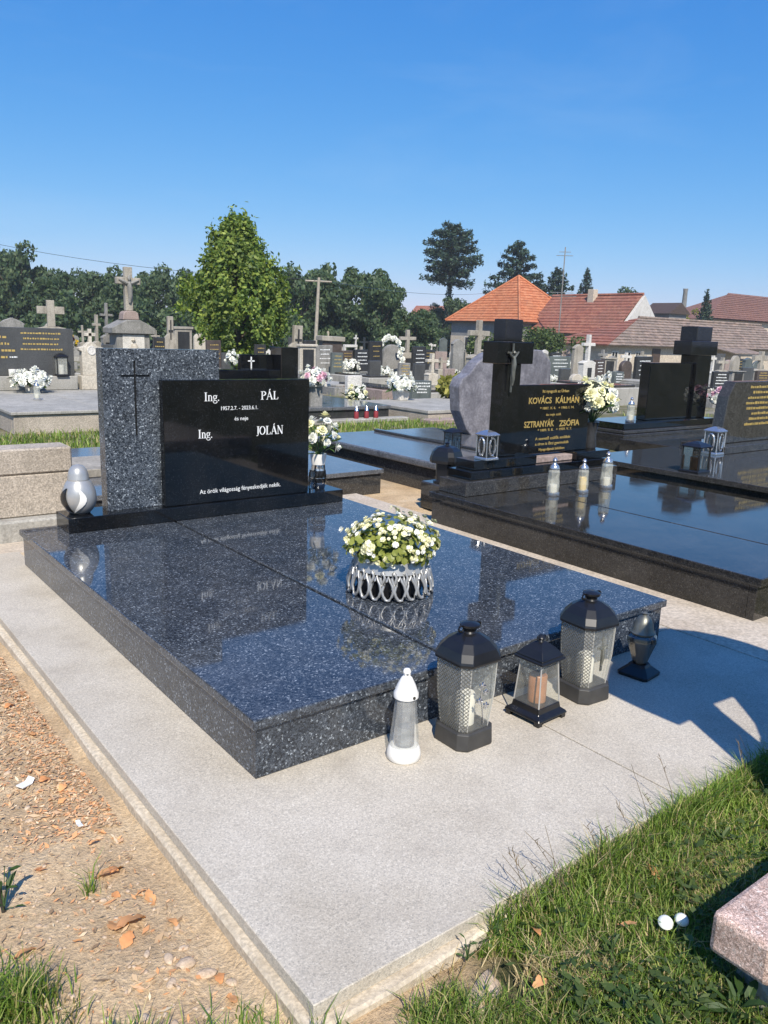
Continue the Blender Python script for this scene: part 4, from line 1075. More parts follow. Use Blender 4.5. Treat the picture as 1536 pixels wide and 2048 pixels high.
# ------------------------------------------------------------------ rows of far gravestones
FAR = [
(4.26,20.66,-0.06,0.61,1.34,'stele','grey','grey stone stele rising behind the wide dark headstone at the left edge'),
    (5.49,21.62,-0.06,1.00,1.84,'crossblock','beige','wide beige monument with stubby cross behind the dark grey headstone'),
    (7.65,23.62,-0.07,0.39,1.90,'cross','grey','slender grey stone cross with black plaque left of the pedimented monument'),
    (7.09,22.87,-0.07,0.24,1.53,'cross','beige','short beige stone cross left of the slender grey cross'),
    (8.81,22.46,-0.07,0.40,0.77,'round','grey','low grey round-topped stone right of the pedimented monument'),
    (11.34,27.51,-0.15,0.43,1.71,'darkcross','beige','pale stele carrying a dark cross right of the pedimented monument'),
    (12.81,29.68,-0.21,0.78,1.41,'plaque','beige','pale framed stone with black plaque left of the clipped green tree'),
    (12.23,26.84,-0.15,0.47,1.13,'round','cream','cream round-topped stone beside the trunk of the clipped green tree'),
    (9.09,19.13,-0.06,0.44,0.92,'slab','brown','dark red-brown headstone in the shade of the clipped green tree'),
    (12.90,21.01,-0.09,0.63,1.45,'darkcross','beige','broad pale stele with a black cross right of the clipped green tree'),
    (10.20,16.04,-0.06,0.50,0.93,'plaque','cream','cream framed stone with black plaque behind the pink and white flowers'),
    (11.43,17.15,-0.06,0.51,0.89,'slab','grey','grey headstone with pale lettering rows right of the cream framed plaque'),
    (16.50,24.44,-0.17,1.00,1.20,'flatcap','brown','dark flat-capped tomb behind the utility pole foot'),
    (15.96,22.37,-0.13,0.58,0.90,'frame','white','white open stone frame with thin white cross at its corner'),
    (13.35,18.03,-0.07,0.54,0.78,'slab','dark','dark grey headstone right of the white stone frame'),
    (13.11,17.03,-0.06,0.49,1.04,'slab','dark','tall dark headstone with lettering rows left of the white flower arch'),
    (15.45,19.29,-0.09,0.71,0.95,'round','grey','grey round stone behind the arch of white flowers'),
    (15.62,18.66,-0.08,0.64,1.42,'cross','beige','pale stone cross with black plaque right of the white flower arch'),
    (15.59,18.05,-0.08,0.58,0.92,'slab','dark','dark grey plain headstone left of the cream cross'),
    (11.07,12.18,-0.06,0.31,0.86,'cross','cream','slim cream stone cross in front of the pinkish broad stone'),
    (19.09,20.98,-0.14,0.54,0.76,'slab','pink','pinkish broad stone right of the slim cream cross'),
    (7.03,9.49,-0.06,0.30,0.55,'slab','white','white sunlit stone block on the black tomb corner'),
    (8.89,9.94,-0.06,0.50,0.42,'slab','greengrey','grey-green headstone with two lettering lines behind the white potted flowers'),
    (14.89,15.50,-0.06,0.42,1.18,'stele','grey','grey stele left of the pale cross below the orange roof'),
    (13.27,13.01,-0.06,0.75,1.66,'cross','beige','tall pale cross monument below the orange roof'),
    (18.41,14.74,-0.07,0.84,0.77,'slab','greengrey','grey-green headstone right of the wavy granite stone'),
    (20.47,15.76,-0.09,0.44,1.16,'stele','beige','beige stele under the small tree by the house'),
    (17.58,13.02,-0.06,0.52,1.42,'niche','white','white niche monument with dark door left of the cream house windows'),
    (17.92,11.42,-0.06,0.82,0.89,'slab','dark','dark lettered headstone left of the tall black headstone'),
    (20.77,14.07,-0.08,0.52,0.70,'round','brown','brown arched headstone before the cream house wall'),
    (19.95,10.65,-0.06,0.30,1.09,'cross','white','thin white stone cross right of the tall black headstone'),
    (18.99,9.80,-0.06,0.64,0.58,'slab','dark','small dark lettered headstone right of the tall black headstone'),
    (22.74,11.43,-0.07,0.63,0.52,'plaque','grey','small grey stone with dark plaque at the right behind the cream cross'),
    (25.42,12.17,-0.10,0.98,1.14,'cross','beige','pale double-armed cross stele near the right edge'),
    (17.68,14.79,-0.07,0.53,0.87,'round','grey','grey rounded stone between the wavy granite stone and the small tree'),
    (31.35,15.85,-0.22,0.65,0.95,'stele','greengrey','narrow grey-green stele left of the pale cross at right edge'),
    (11.97,30.49,-0.21,0.38,1.23,'cross','beige','far thin pale cross between the pedimented monument and the dark cross stele'),
    (17.21,35.57,-0.41,0.39,1.25,'stele','grey','far grey stele hidden half behind the clipped green tree'),
    (33.21,49.89,-0.97,0.82,2.20,'cross','cream','far small cream cross right of the utility pole'),
    (32.53,47.48,-0.94,0.79,1.24,'round','beige','far low beige stone right of the utility pole'),
    (35.81,48.83,-0.98,0.86,1.84,'cross','white','far thin white cross above the dark headstones in the middle rows'),
    (38.97,51.46,-1.01,0.92,1.88,'round','grey','far grey round stone above the dark lettered headstone'),
    (37.42,47.41,-0.98,1.75,2.06,'flatcap','beige','far pale flat-capped tomb behind the white flower arch'),
    (41.11,48.29,-1.01,0.76,1.44,'stele','beige','far beige stele above the plain dark headstone'),
    (45.63,52.41,-1.01,1.04,1.66,'cross','white','far white cross above the slim cream cross'),
    (45.34,50.56,-1.01,0.82,2.05,'stele','greengrey','far narrow green-grey stele left of the cream house wall'),
    (39.13,42.21,-0.94,0.89,1.16,'round','white','far small white round stone below the orange eave'),
    (35.01,34.15,-0.72,0.79,1.48,'cross','beige','far pale cross just left of the heavy black cross head'),
    (35.95,30.88,-0.66,0.64,1.25,'stele','white','far white stele right of the heavy black cross'),
    (33.30,27.61,-0.53,0.74,1.08,'cross','beige','far pale cross below the small leafy tree'),
    (40.79,33.37,-0.80,0.90,1.37,'round','pink','far pinkish round stone below the small leafy tree'),
    (26.82,19.63,-0.23,0.60,1.08,'cross','grey','far grey cross before the cream outbuilding windows'),
    (27.86,19.91,-0.25,0.50,0.85,'stele','grey','far grey stele before the cream outbuilding door'),
    (38.28,26.85,-0.60,0.85,1.20,'cross','white','far white cross left of the tall black headstone'),
    (27.43,14.66,-0.15,0.63,0.90,'cross','beige','far pale cross right of the black pillar cross'),
    (32.37,16.95,-0.26,0.74,1.04,'round','beige','far beige round stone toward the right edge'),
    (34.56,18.51,-0.33,0.63,0.88,'stele','pink','far pinkish stele toward the right edge'),
    (48.01,24.22,-0.72,1.10,1.05,'round','greengrey','far green-grey round stone at the right edge'),
    (7.70,30.10,-0.15,0.26,1.31,'stele','beige','far beige stele above the wide dark headstone'),
    (5.99,28.02,-0.10,0.29,1.19,'cross','white','far white cross above the wide dark headstone at the left'),
    (9.33,31.32,-0.19,0.35,1.31,'cross','beige','far pale cross behind the small white headstone'),
    (7.97,27.96,-0.12,0.31,0.89,'round','grey','far grey round stone left of the small white headstone'),
    (25.79,45.20,-0.81,0.67,1.38,'cross','beige','far pale cross right of the clipped tree trunk'),
    (16.40,29.35,-0.26,0.44,0.69,'round','white','far white round stone right of the clipped tree trunk'),
    (4.75,18.53,-0.06,0.25,0.63,'slab','dark','near dark slab headstone just left of the small white headstone'),
    (5.89,18.45,-0.06,0.27,0.77,'slab','slate','slate headstone low behind the slender grey cross'),
    (8.11,20.64,-0.06,0.32,0.94,'slab','dark','dark headstone between the pedimented monument and the black-plaque stone'),
    (9.94,21.96,-0.08,0.36,0.59,'plaque','grey','small grey plaque stone left of the clipped tree foot'),
    (9.04,18.22,-0.06,0.32,0.62,'slab','slate','slate headstone beside the clipped tree foot'),
    (10.52,19.10,-0.06,0.35,0.84,'slab','dark','dark headstone right of the clipped tree foot'),
    (12.91,22.47,-0.10,0.35,0.92,'cross','grey','grey cross right of the clipped tree foot'),
    (14.45,23.72,-0.13,0.46,1.09,'slab','slate','slate headstone behind the tall black block'),
    (13.44,21.09,-0.09,0.42,0.99,'slab','dark','dark headstone above the pink and white flowers'),
    (13.36,20.07,-0.08,0.41,0.72,'slab','dark','dark low headstone left of the white flower bunch'),
    (11.55,16.70,-0.06,0.36,0.71,'slab','greengrey','green-grey headstone behind the broad white flowers'),
    (14.57,20.54,-0.09,0.44,0.70,'slab','brown','brown headstone inside the white stone frame'),
    (17.50,23.79,-0.17,0.43,0.85,'cross','beige','short pale cross between two dark headstones in the middle'),
    (11.64,15.08,-0.06,0.35,0.57,'slab','slate','low slate headstone left of the flower arch foot'),
    (18.32,23.07,-0.17,0.53,0.81,'slab','dark','dark headstone seen through the flower arch'),
    (12.23,14.62,-0.06,0.36,0.54,'slab','grey','low grey headstone before the pale cross in the middle'),
    (11.77,13.46,-0.06,0.35,0.57,'slab','slate','slate headstone left of the slim cream cross'),
    (17.27,19.48,-0.11,0.49,0.82,'slab','dark','dark headstone behind the slim cream cross'),
    (14.70,15.98,-0.06,0.35,0.64,'cross','beige','pale cross above the yellow-green shrub'),
    (12.49,13.16,-0.06,0.36,0.47,'slab','pink','low pinkish headstone above the yellow-green shrub'),
    (17.37,18.13,-0.09,0.49,0.79,'slab','slate','slate headstone left of the tall pale cross monument'),
    (10.81,10.60,-0.06,0.31,0.42,'slab','beige','low pale stone left of the wavy granite headstone'),
    (20.39,19.98,-0.14,0.56,0.89,'plaque','beige','pale plaque stone right of the tall pale cross monument'),
    (22.91,18.78,-0.16,0.62,0.87,'slab','dark','dark headstone under the small leafy tree'),
    (16.02,12.51,-0.06,0.44,0.51,'slab','slate','low slate headstone right of the grey-green headstone'),
    (15.72,11.86,-0.06,0.36,0.41,'round','cream','low cream round stone left of the white niche monument'),
    (20.21,14.63,-0.08,0.55,0.70,'slab','brown','brown headstone right of the white niche monument'),
    (21.37,15.17,-0.09,0.58,0.76,'plaque','beige','pale plaque stone before the outbuilding windows'),
    (16.70,11.31,-0.06,0.46,0.50,'slab','greengrey','green-grey headstone right of the cream rose bunch'),
    (26.89,17.77,-0.19,0.60,1.04,'cross','beige','pale cross behind the dark lettered headstone at right'),
    (49.73,27.90,-0.83,1.35,1.47,'slab','slate','slate headstone behind the thin white cross at right'),
    (36.32,19.00,-0.37,1.00,0.96,'slab','dark','dark headstone toward the right edge behind the low tomb'),
    (23.94,11.77,-0.08,0.67,0.61,'slab','slate','low slate headstone before the pale cross at the right edge'),
    (23.25,10.91,-0.07,0.66,0.55,'slab','brown','low brown headstone at the right edge'),

]
def far_stone(x, y, zb, w, h, kind, mat, label):
    name = 'stone_cross' if kind in ('cross', 'crossblock', 'darkcross') else 'gravestone'
    t = thing(name, label, 'gravestone', (x, y, zb), rng.uniform(-.14, .14), 'gravestones in the rows behind')
    t.rotation_euler = (rng.uniform(-.025, .025), rng.uniform(-.022, .022), rng.uniform(-.14, .14))
    S = M[mat]; a = w / 2; d = .16
    MB().box(-a * 1.2, a * 1.2, -.14, .2, -.05, min(.18, h * .18)).build('base', M['grey'] if mat != 'grey' else M['concrete'], t, bevel=.01)
    z0 = min(.18, h * .18) + .001
    def rows(p, z0_, z1_, wd, y_): text_rows(p, -wd, wd, z0_, z1_, y_, M['gold'] if rng.random() < .5 else M['silver_letters'], 4, .03)
    if kind == 'slab':
        s = MB().box(-a, a, -.05, .05, z0, h).build('slab', S, t, bevel=.01)
        if mat in ('dark', 'greengrey', 'grey', 'brown'): rows(s, z0 + (h - z0) * .25, h * .92, a * .75, -.05)
    elif kind == 'stele':
        MB().prism([(-a, z0), (a, z0), (a * .92, h * .86), (a * 1.05, h * .88), (a * .6, h * .95), (0, h), (-a * .6, h * .95), (-a * 1.05, h * .88), (-a * .92, h * .86)], -.07, .07).build('stele', S, t, bevel=.01)
    elif kind == 'round':
        pts = [(-a, z0), (a, z0)] + [(a * math.cos(q), h - a * .8 + a * .8 * math.sin(q)) for q in np.linspace(0, math.pi, 12)]
        MB().prism(pts, -.07, .07).build('stone', S, t, bevel=.01)
    elif kind == 'flatcap':
        MB().box(-a * .85, a * .85, -.1, .25, z0, h * .85).build('body', S, t, bevel=.01)
        MB().box(-a, a, -.2, .35, h * .851, h).build('cap', M['beige'], t, bevel=.015)
    elif kind == 'plaque':
        MB().box(-a, a, -.05, .1, z0, h * .93).build('body', S, t, bevel=.01)
        MB().box(-a * 1.12, a * 1.12, -.09, .12, h * .931, h).build('cap', S, t, bevel=.01)
        MB().box(-a * .68, a * .68, -.065, -.049, z0 + h * .12, h * .86).build('plaque', M['dark'], t)
    elif kind == 'frame':
        MB().box(-a, -a * .75, -.05, .05, z0, h * .9).build('post', S, t, bevel=.006)
        MB().box(a * .75, a, -.05, .05, z0, h * .9).build('post', S, t, bevel=.006)
        MB().box(-a, a, -.06, .06, h * .901, h).build('lintel', S, t, bevel=.006)
        MB().box(a * .8, a * .9, -.03, .03, h * 1.001, h + .35).box(a * .55, a * 1.15, -.03, .03, h + .2, h + .26).build('cross', S, t)
    elif kind == 'darkcross':
        MB().prism([(-a, z0), (a, z0), (a, h * .55), (a * .5, h * .62), (a * .5, h), (-a * .5, h), (-a * .5, h * .62), (-a, h * .55)], -.07, .07).build('stele', S, t, bevel=.01)
        MB().box(-a * .1, a * .1, -.085, -.0695, h * .5, h * .92).box(-a * .4, a * .4, -.086, -.0696, h * .66, h * .71).build('dark_cross', M['dark'], t)
    else:
        ped = h * (.5 if kind != 'crossblock' else .62); pw = a * (.8 if kind == 'cross' else 1)
        MB().prism([(-pw, z0), (pw, z0), (pw, ped * .86), (pw * 1.1, ped * .88), (pw * 1.05, ped * .93), (pw * .35, ped), (-pw * .35, ped), (-pw * 1.05, ped * .93), (-pw * 1.1, ped * .88), (-pw, ped * .86)], -.1, .1).build('pedestal', S, t, bevel=.01)
        sw = max(.035, a * .17)
        if kind == 'niche':
            MB().box(-pw * .35, pw * .35, -.112, -.0995, z0 + ped * .1, ped * .72).build('niche_door', M['dark'], t)
        elif w > .35:
            MB().box(-pw * .5, pw * .5, -.112, -.0995, z0 + ped * .15, ped * .75).build('plaque', M['dark'], t)
        cz = ped + (h - ped) * .62
        if kind == 'crossblock': sw = a * .2
        MB().box(-sw, sw, -.06, .06, ped + .001, h).box(-a * (.95 if kind != 'crossblock' else .7), -sw - .001, -.058, .058, cz - sw, cz + sw).box(sw + .001, a * (.95 if kind != 'crossblock' else .7), -.058, .058, cz - sw, cz + sw).build('cross', S, t, bevel=.008)
    return t
for a in FAR: far_stone(*a)

# pedimented monument with tall crucifix
t = thing('monument', 'tall grey pedimented monument topped by a big stone crucifix at the left', 'monument', (7.95, 22.45, -.06), 0)
S = M['beige']
MB().box(-.62, .62, -.5, .5, -.05, .25).build('plinth', M['grey'], t, bevel=.02)
MB().box(-.5, .5, -.32, .32, .251, 1.0).build('shaft', M['grey'], t, bevel=.015)
MB().prism([(-.66, 1.001), (.66, 1.001), (.66, 1.16), (.5, 1.25), (.2, 1.4), (-.2, 1.4), (-.5, 1.25), (-.66, 1.16)], -.42, .42).build('pediment', M['grey'], t, bevel=.015)
nb = MB().box(-.33, .33, -.335, -.319, .38, .98).build('relief_panel', M['white'], t, bevel=.006)
MB().tube([(0, -.35, .42), (.01, -.37, .6), (-.02, -.36, .72)], [.13, .11, .07], 8).lathe([(.03, -.05), (.06, 0), (.03, .06)], 8, (-.02, -.36, .82)).build('figure', M['cream'], t, smooth=True)
MB().prism([(-.25, 1.401), (.25, 1.401), (.22, 1.6), (.14, 1.66), (-.14, 1.66), (-.22, 1.6)], -.2, .2).build('cross_foot', M['pink'], t, bevel=.02)
MB().box(-.115, .115, -.09, .09, 1.661, 2.92).box(-.36, -.116, -.088, .088, 2.42, 2.62).box(.116, .36, -.088, .088, 2.42, 2.62).build('cross', S, t, bevel=.015)
MB().tube([(-.3, -.1, 2.56), (-.08, -.12, 2.46), (.08, -.12, 2.46), (.3, -.1, 2.56)], [.03, .045, .045, .03], 6).tube([(0, -.12, 2.5), (0, -.14, 2.3), (.02, -.13, 2.1), (0, -.12, 1.9)], [.05, .08, .07, .04], 8).lathe([(.02, -.07), (.055, 0), (.02, .07)], 8, (0, -.13, 2.6)).build('figure', M['grey'], t, smooth=True)

# flower arch of white blossoms and other bunches among the far stones
t = thing('flower_arch', 'arch of white flowers over a grave in the middle rows', 'flowers', (14.6, 18.3, -.07), R(-10))
m = MB().tube([(.42 * math.cos(q), 0, .55 + .62 * math.sin(q)) for q in np.linspace(-.5, math.pi + .5, 15)], .02, 6); m.build('hoop', M['green_stem'], t)
for q in np.linspace(-.5, math.pi + .5, 40):
    o = bpy.data.objects.new('blossom', random.choice(HEADS['petal'])); COL.objects.link(o); o.parent = t
    o.matrix_local = dirmat(Vector((.42 * math.cos(q) + random.uniform(-.05, .05), random.uniform(-.08, .02), .55 + .62 * math.sin(q) + random.uniform(-.05, .05))), (random.uniform(-.4, .4), -1, random.uniform(-.2, .6)), random.uniform(.06, .1), random.uniform(0, 6))
BUN = [
(28.35,65.68,-1.01,0.35,['yellow_petal'],'bright yellow flowers above the pillar left of the clipped tree'),
    (13.12,19.14,-0.07,0.22,['petal'],'white flowers right of the grey lettered headstone'),
    (12.95,18.04,-0.07,0.24,['petal'],'broad bunch of white flowers below the white stone frame'),
    (34.00,50.19,-0.98,0.31,['petal','red_petal'],'small red and white flowers below the flat-capped tomb'),
    (8.50,11.30,-0.06,0.12,['petal','pink_petal'],'pale pink flowers behind the white stone block'),
    (12.81,16.14,-0.06,0.17,['petal'],'white flowers at the left foot of the flower arch'),
    (12.83,15.72,-0.06,0.12,['petal'],'white flowers before the pale cross in the middle rows'),
    (12.93,15.30,-0.06,0.14,['petal'],'white candles and flowers right of the pale cross'),
    (12.62,14.56,-0.06,0.12,['petal'],'white flowers before the plain dark headstone'),
    (10.88,13.13,-0.06,0.12,['red_petal'],'dark red flowers behind the white potted flowers'),
    (9.20,11.51,-0.06,0.10,['petal','cream_petal'],'cream flowers left of the white potted flowers'),
    (21.30,23.09,-0.21,0.20,['petal'],'white flowers right of the slim cream cross'),
    (14.77,15.51,-0.06,0.16,['petal'],'white flowers on the grave above the yellow shrub'),
    (32.54,34.56,-0.68,0.24,['petal'],'white flowers below the cream house wall'),
    (51.68,53.26,-1.01,0.42,['petal'],'white flowers at the tall pale cross monument'),
    (34.02,27.18,-0.53,0.30,['petal'],'white flowers hanging right of the grey-green headstone'),
    (17.32,11.90,-0.06,0.22,['petal'],'spread of white flowers right of the cream rose bunch'),
    (17.69,12.59,-0.06,0.15,['petal'],'white flowers above the cream rose bunch'),
    (17.11,10.72,-0.06,0.13,['petal','pink_petal'],'pink and white flowers left of the tall black headstone'),
    (21.72,11.79,-0.07,0.15,['petal'],'white flowers beside the black pillar cross foot'),
    (25.31,12.74,-0.10,0.15,['cream_petal'],'cream flowers above the weathered gold-lettered headstone'),
    (17.21,13.91,-0.06,0.12,['petal'],'small white flowers above the gold-lettered slab'),
]
for x, y, zb, r_, kinds, label in BUN:
    t = thing('flower_bunch', label, 'flowers', (x, y, zb), 0, 'flowers among the far graves')
    MB().lathe([(r_ * .35, 0), (r_ * .45, r_ * .7), (r_ * .38, r_ * .7), (r_ * .2, r_ * .3)], 10).build('pot', M['grey'], t, smooth=True)
    bouquet(t, (0, 0, r_ * 1.25), r_, r_ * .7, 14, r_ * .42, kinds, 12, (0, 0, r_ * .5), r_ * .5)
LOW = [
(8.65,12.69,-0.06,0.82,1.70,0.16,'grey','low grey kerbed tomb left of the white stone block'),
    (8.83,11.43,-0.06,0.68,1.70,0.20,'pink','low pinkish tomb before the grey-green headstone'),
    (9.78,11.18,-0.06,0.70,1.70,0.15,'concrete','low pale tomb behind the yellow shrub'),
    (9.22,14.72,-0.06,0.69,1.70,0.25,'grey','low grey tomb behind the pink and white flowers'),
    (11.08,14.89,-0.06,0.74,1.70,0.20,'concrete','low concrete tomb below the flower arch'),
    (13.00,9.12,-0.06,0.82,1.70,0.35,'concrete','pale concrete kerb block left of the tall black headstone'),
    (13.93,10.75,-0.06,0.79,1.70,0.20,'grey','low grey tomb behind the gold-lettered slab'),
    (14.72,8.04,-0.06,0.72,1.70,0.20,'grey','low grey tomb right of the black pillar cross'),
    (17.78,9.06,-0.06,0.84,1.70,0.20,'terrazzo','low beige tomb behind the weathered gold-lettered headstone'),
    (12.57,11.78,-0.06,0.79,1.70,0.20,'grey','low grey tomb behind the wavy granite headstone'),
    (8.69,15.62,-0.06,0.70,1.70,0.20,'grey','low grey tomb beneath the clipped green tree'),
    (5.42,16.14,-0.06,0.97,1.70,0.25,'grey','low grey tomb before the pedimented monument'),
    (4.14,17.11,-0.06,0.86,1.70,0.20,'concrete','low concrete tomb behind the wide dark headstone'),
    (17.18,10.70,-0.06,0.88,1.70,0.25,'grey','low grey tomb behind the tall black headstone'),
]
for x, y, zb, w, d, h, mat, label in LOW:
    t = thing('grave_tomb', label, 'tomb', (x, y, zb), 0, 'low tombs in the rows behind')
    MB().box(-w / 2, w / 2, -d / 2, d / 2, -.05, h).build('kerb', M[mat], t, bevel=.015)
    MB().box(-w / 2 + .08, w / 2 - .08, -d / 2 + .08, d / 2 - .08, h + .001, h + .05).build('cover_slab', M['grey_polish'] if mat != 'grey' else M['concrete'], t, bevel=.01)

# ------------------------------------------------------------------ houses
def roof_plane(parent, e0, e1, r0, r1, mat, n, th=.05, name='tile_course'):
    """overlapping tile courses from the eave edge e0-e1 up to the ridge edge r0-r1"""
    e0, e1, r0, r1 = map(Vector, (e0, e1, r0, r1))
    nr = (e1 - e0).cross(r0 - e0 + (r1 - e1)).normalized()
    if nr.z < 0: nr = -nr
    for i in range(n):
        k0, k1 = max(0, (i - .12 + rng.uniform(-.06, .06)) / n), (i + 1) / n
        a, b = e0.lerp(r0, k0), e1.lerp(r1, k0); c, d = e1.lerp(r1, k1), e0.lerp(r0, k1)
        up = nr * th
        MB().hexa([a, b, c, d], [a + up * 1.6, b + up * 1.6, c + up * .5, d + up * .5]).build(name, mat, parent)
def window(parent, x0, x1, z0, z1, y, axis_='y'):
    if axis_ == 'y':
        f = MB().box(x0 - .08, x1 + .08, y - .05, y, z0 - .08, z0).box(x0 - .08, x1 + .08, y - .05, y, z1, z1 + .08).box(x0 - .08, x0, y - .049, y, z0, z1).box(x1, x1 + .08, y - .049, y, z0, z1).box((x0 + x1) / 2 - .03, (x0 + x1) / 2 + .03, y - .045, y, z0, z1).build('window', M['white'], parent)
        MB().box(x0, x1, y - .02, y - .001, z0, z1).build('pane', M['pane'], f)
    else:
        f = MB().box(y - .05, y, x0 - .08, x1 + .08, z0 - .08, z0).box(y - .05, y, x0 - .08, x1 + .08, z1, z1 + .08).box(y - .049, y, x0 - .08, x0, z0, z1).box(y - .049, y, x1, x1 + .08, z0, z1).build('window', M['white'], parent)
        MB().box(y - .02, y - .001, x0, x1, z0, z1).build('pane', M['pane'], f)
GZ = -1.02
# orange hip-roofed house
X0, Y0, X1, Y1, EZ = 55.6, 51.6, 64.6, 61.0, 2.66
t = thing('house', 'house with bright orange tiled hip roof beyond the graves', 'house', (0, 0, 0))
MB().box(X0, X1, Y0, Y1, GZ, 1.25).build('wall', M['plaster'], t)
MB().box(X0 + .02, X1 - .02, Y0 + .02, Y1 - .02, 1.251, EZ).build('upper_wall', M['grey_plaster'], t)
for a in ((54.2, 55.4), (57.6, 58.8)): window(t, a[0], a[1], -.1, 1.1, X0, 'x')
ov = .45; ap = Vector(((X0 + X1) / 2, (Y0 + Y1) / 2, 7.15))
c4 = [Vector((X0 - ov, Y0 - ov, EZ)), Vector((X1 + ov, Y0 - ov, EZ)), Vector((X1 + ov, Y1 + ov, EZ)), Vector((X0 - ov, Y1 + ov, EZ))]
rt = MB().loft([[tuple(p + Vector((0, 0, -.08))) for p in c4], [tuple(ap.lerp(p, .03) + Vector((0, 0, -.08))) for p in c4]]).build('roof', M['wood'], t)
for i in range(4):
    a, b = c4[i], c4[(i + 1) % 4]; roof_plane(rt, a, b, ap.lerp(a, .02), ap.lerp(b, .02), M['tile_orange'], 17)
    m = MB(); m.tube([a + Vector((0, 0, .1)), ap + Vector((0, 0, .1))], .13, 6); m.build('hip_tiles', M['tile_orange'], rt)
# long red-roofed house, gable towards the graves
t = thing('house', 'long house with dark red tiled roof and flaking white gable', 'house', (0, 0, 0))
gx0, gx1, gy0, gy1, ez, rz_ = 57.3, 63.6, 41.6, 52.0, 1.95, 5.2
gm = (gx0 + gx1) / 2
MB().box(gx0, gx1, gy0, gy1, GZ, ez).build('wall', M['grey_plaster'], t)
MB().prism([(gx0, ez + .001), (gx1, ez + .001), (gm, rz_ - .05)], gy0, gy0 + .3).build('gable', M['white'], t)
rt = MB().prism([(gx0, ez + .001), (gx1, ez + .001), (gm, rz_ - .06)], gy0 + .31, gy1).build('roof', M['wood'], t)
roof_plane(rt, (gx0 - .5, gy0 + .25, ez - .2), (gx0 - .5, gy1, ez - .2), (gm, gy0 + .25, rz_), (gm, gy1, rz_), M['tile_red'], 13)
roof_plane(rt, (gx1 + .5, gy0 + .25, ez - .2), (gx1 + .5, gy1, ez - .2), (gm, gy0 + .25, rz_), (gm, gy1, rz_), M['tile_red'], 13)
m = MB(); m.tube([(gm, gy0 + .2, rz_ + .08), (gm, gy1, rz_ + .08)], .14, 6); m.build('ridge_tiles', M['tile_red'], rt)
MB().box(gm - .7, gm - .1, 46.6, 47.3, 4.3, 5.75).build('chimney', M['plaster'], rt, bevel=.03)
MB().box(56.2, 57.28, 44.0, 46.5, 1.15, 1.4).build('porch_roof', M['white'], t, bevel=.02)
for a in ((42.6, 43.6), (47.6, 48.6), (50.0, 51.0)): window(t, a[0], a[1], .0, 1.2, gx0, 'x')
# low outbuilding with old tiles
t = thing('house', 'low cream outbuilding with weathered grey-brown tiled roof at the right', 'house', (0, 0, 0))
hx0, hx1, hy0, hy1, ez, rz_ = 46.8, 72.0, 34.7, 39.6, .95, 3.0
MB().box(hx0, hx1, hy0, hy1, GZ, ez).build('wall', M['plaster'], t)
for a in ((47.4, 48.0), (48.9, 49.5), (50.2, 50.7)): window(t, a[0], a[1], -.35, .45, hy0)
MB().box(52.2, 53.2, hy0 - .06, hy0 - .001, GZ, .75).build('door', M['wood'], t)
MB().box(56.5, 57.5, hy0 - .06, hy0 - .001, GZ, .75).build('door', M['wood'], t)
hm = (hy0 + hy1) / 2
rt = MB().hexa([(hx0 - .4, hy0 - .4, ez), (hx1, hy0 - .4, ez), (hx1, hy1 + .4, ez), (hx0 - .4, hy1 + .4, ez)], [(53.6, hm - .05, rz_ - .08), (hx1, hm - .05, rz_ - .08), (hx1, hm + .05, rz_ - .08), (53.6, hm + .05, rz_ - .08)]).build('roof', M['wood'], t)
roof_plane(rt, (hx0 - .6, hy0 - .5, ez - .05), (hx1, hy0 - .5, ez - .05), (53.6, hm, rz_), (hx1, hm, rz_), M['tile_old'], 10, .06)
roof_plane(rt, (hx0 - .6, hy1 + .5, ez - .05), (hx0 - .6, hy0 - .5, ez - .05), (53.6, hm, rz_), (53.6, hm - .02, rz_), M['tile_red'], 10, .06)
m = MB(); m.tube([(53.6, hm, rz_ + .08), (hx1, hm, rz_ + .08)], .13, 6); m.build('ridge_tiles', M['tile_old'], rt)
MB().hexa([(60.0, hy0 - 2.2, .55), (64.5, hy0 - 2.2, .55), (64.5, hy0 - .5, .9), (60.0, hy0 - .5, .9)], [(60.0, hy0 - 2.2, .62), (64.5, hy0 - 2.2, .62), (64.5, hy0 - .5, .97), (60.0, hy0 - .5, .97)]).build('lean_to_roof', M['tile_old'], t)
# brown-roofed house far right
t = thing('house', 'large brown-roofed house far behind at the right edge', 'house', (0, 0, 0))
MB().box(89.8, 118, 53.4, 60, GZ, 4.2).build('wall', M['plaster'], t)
rt = MB().hexa([(89.0, 53, 4.2), (118, 53, 4.2), (118, 60.6, 4.2), (89.0, 60.6, 4.2)], [(99.6, 56.7, 7.6), (118, 56.7, 7.6), (118, 56.9, 7.6), (99.6, 56.9, 7.6)]).build('roof', M['tile_brown'], t)
roof_plane(rt, (88.8, 52.75, 4.3), (118, 52.75, 4.3), (99.6, 56.8, 7.8), (118, 56.8, 7.8), M['tile_brown'], 14, .06)
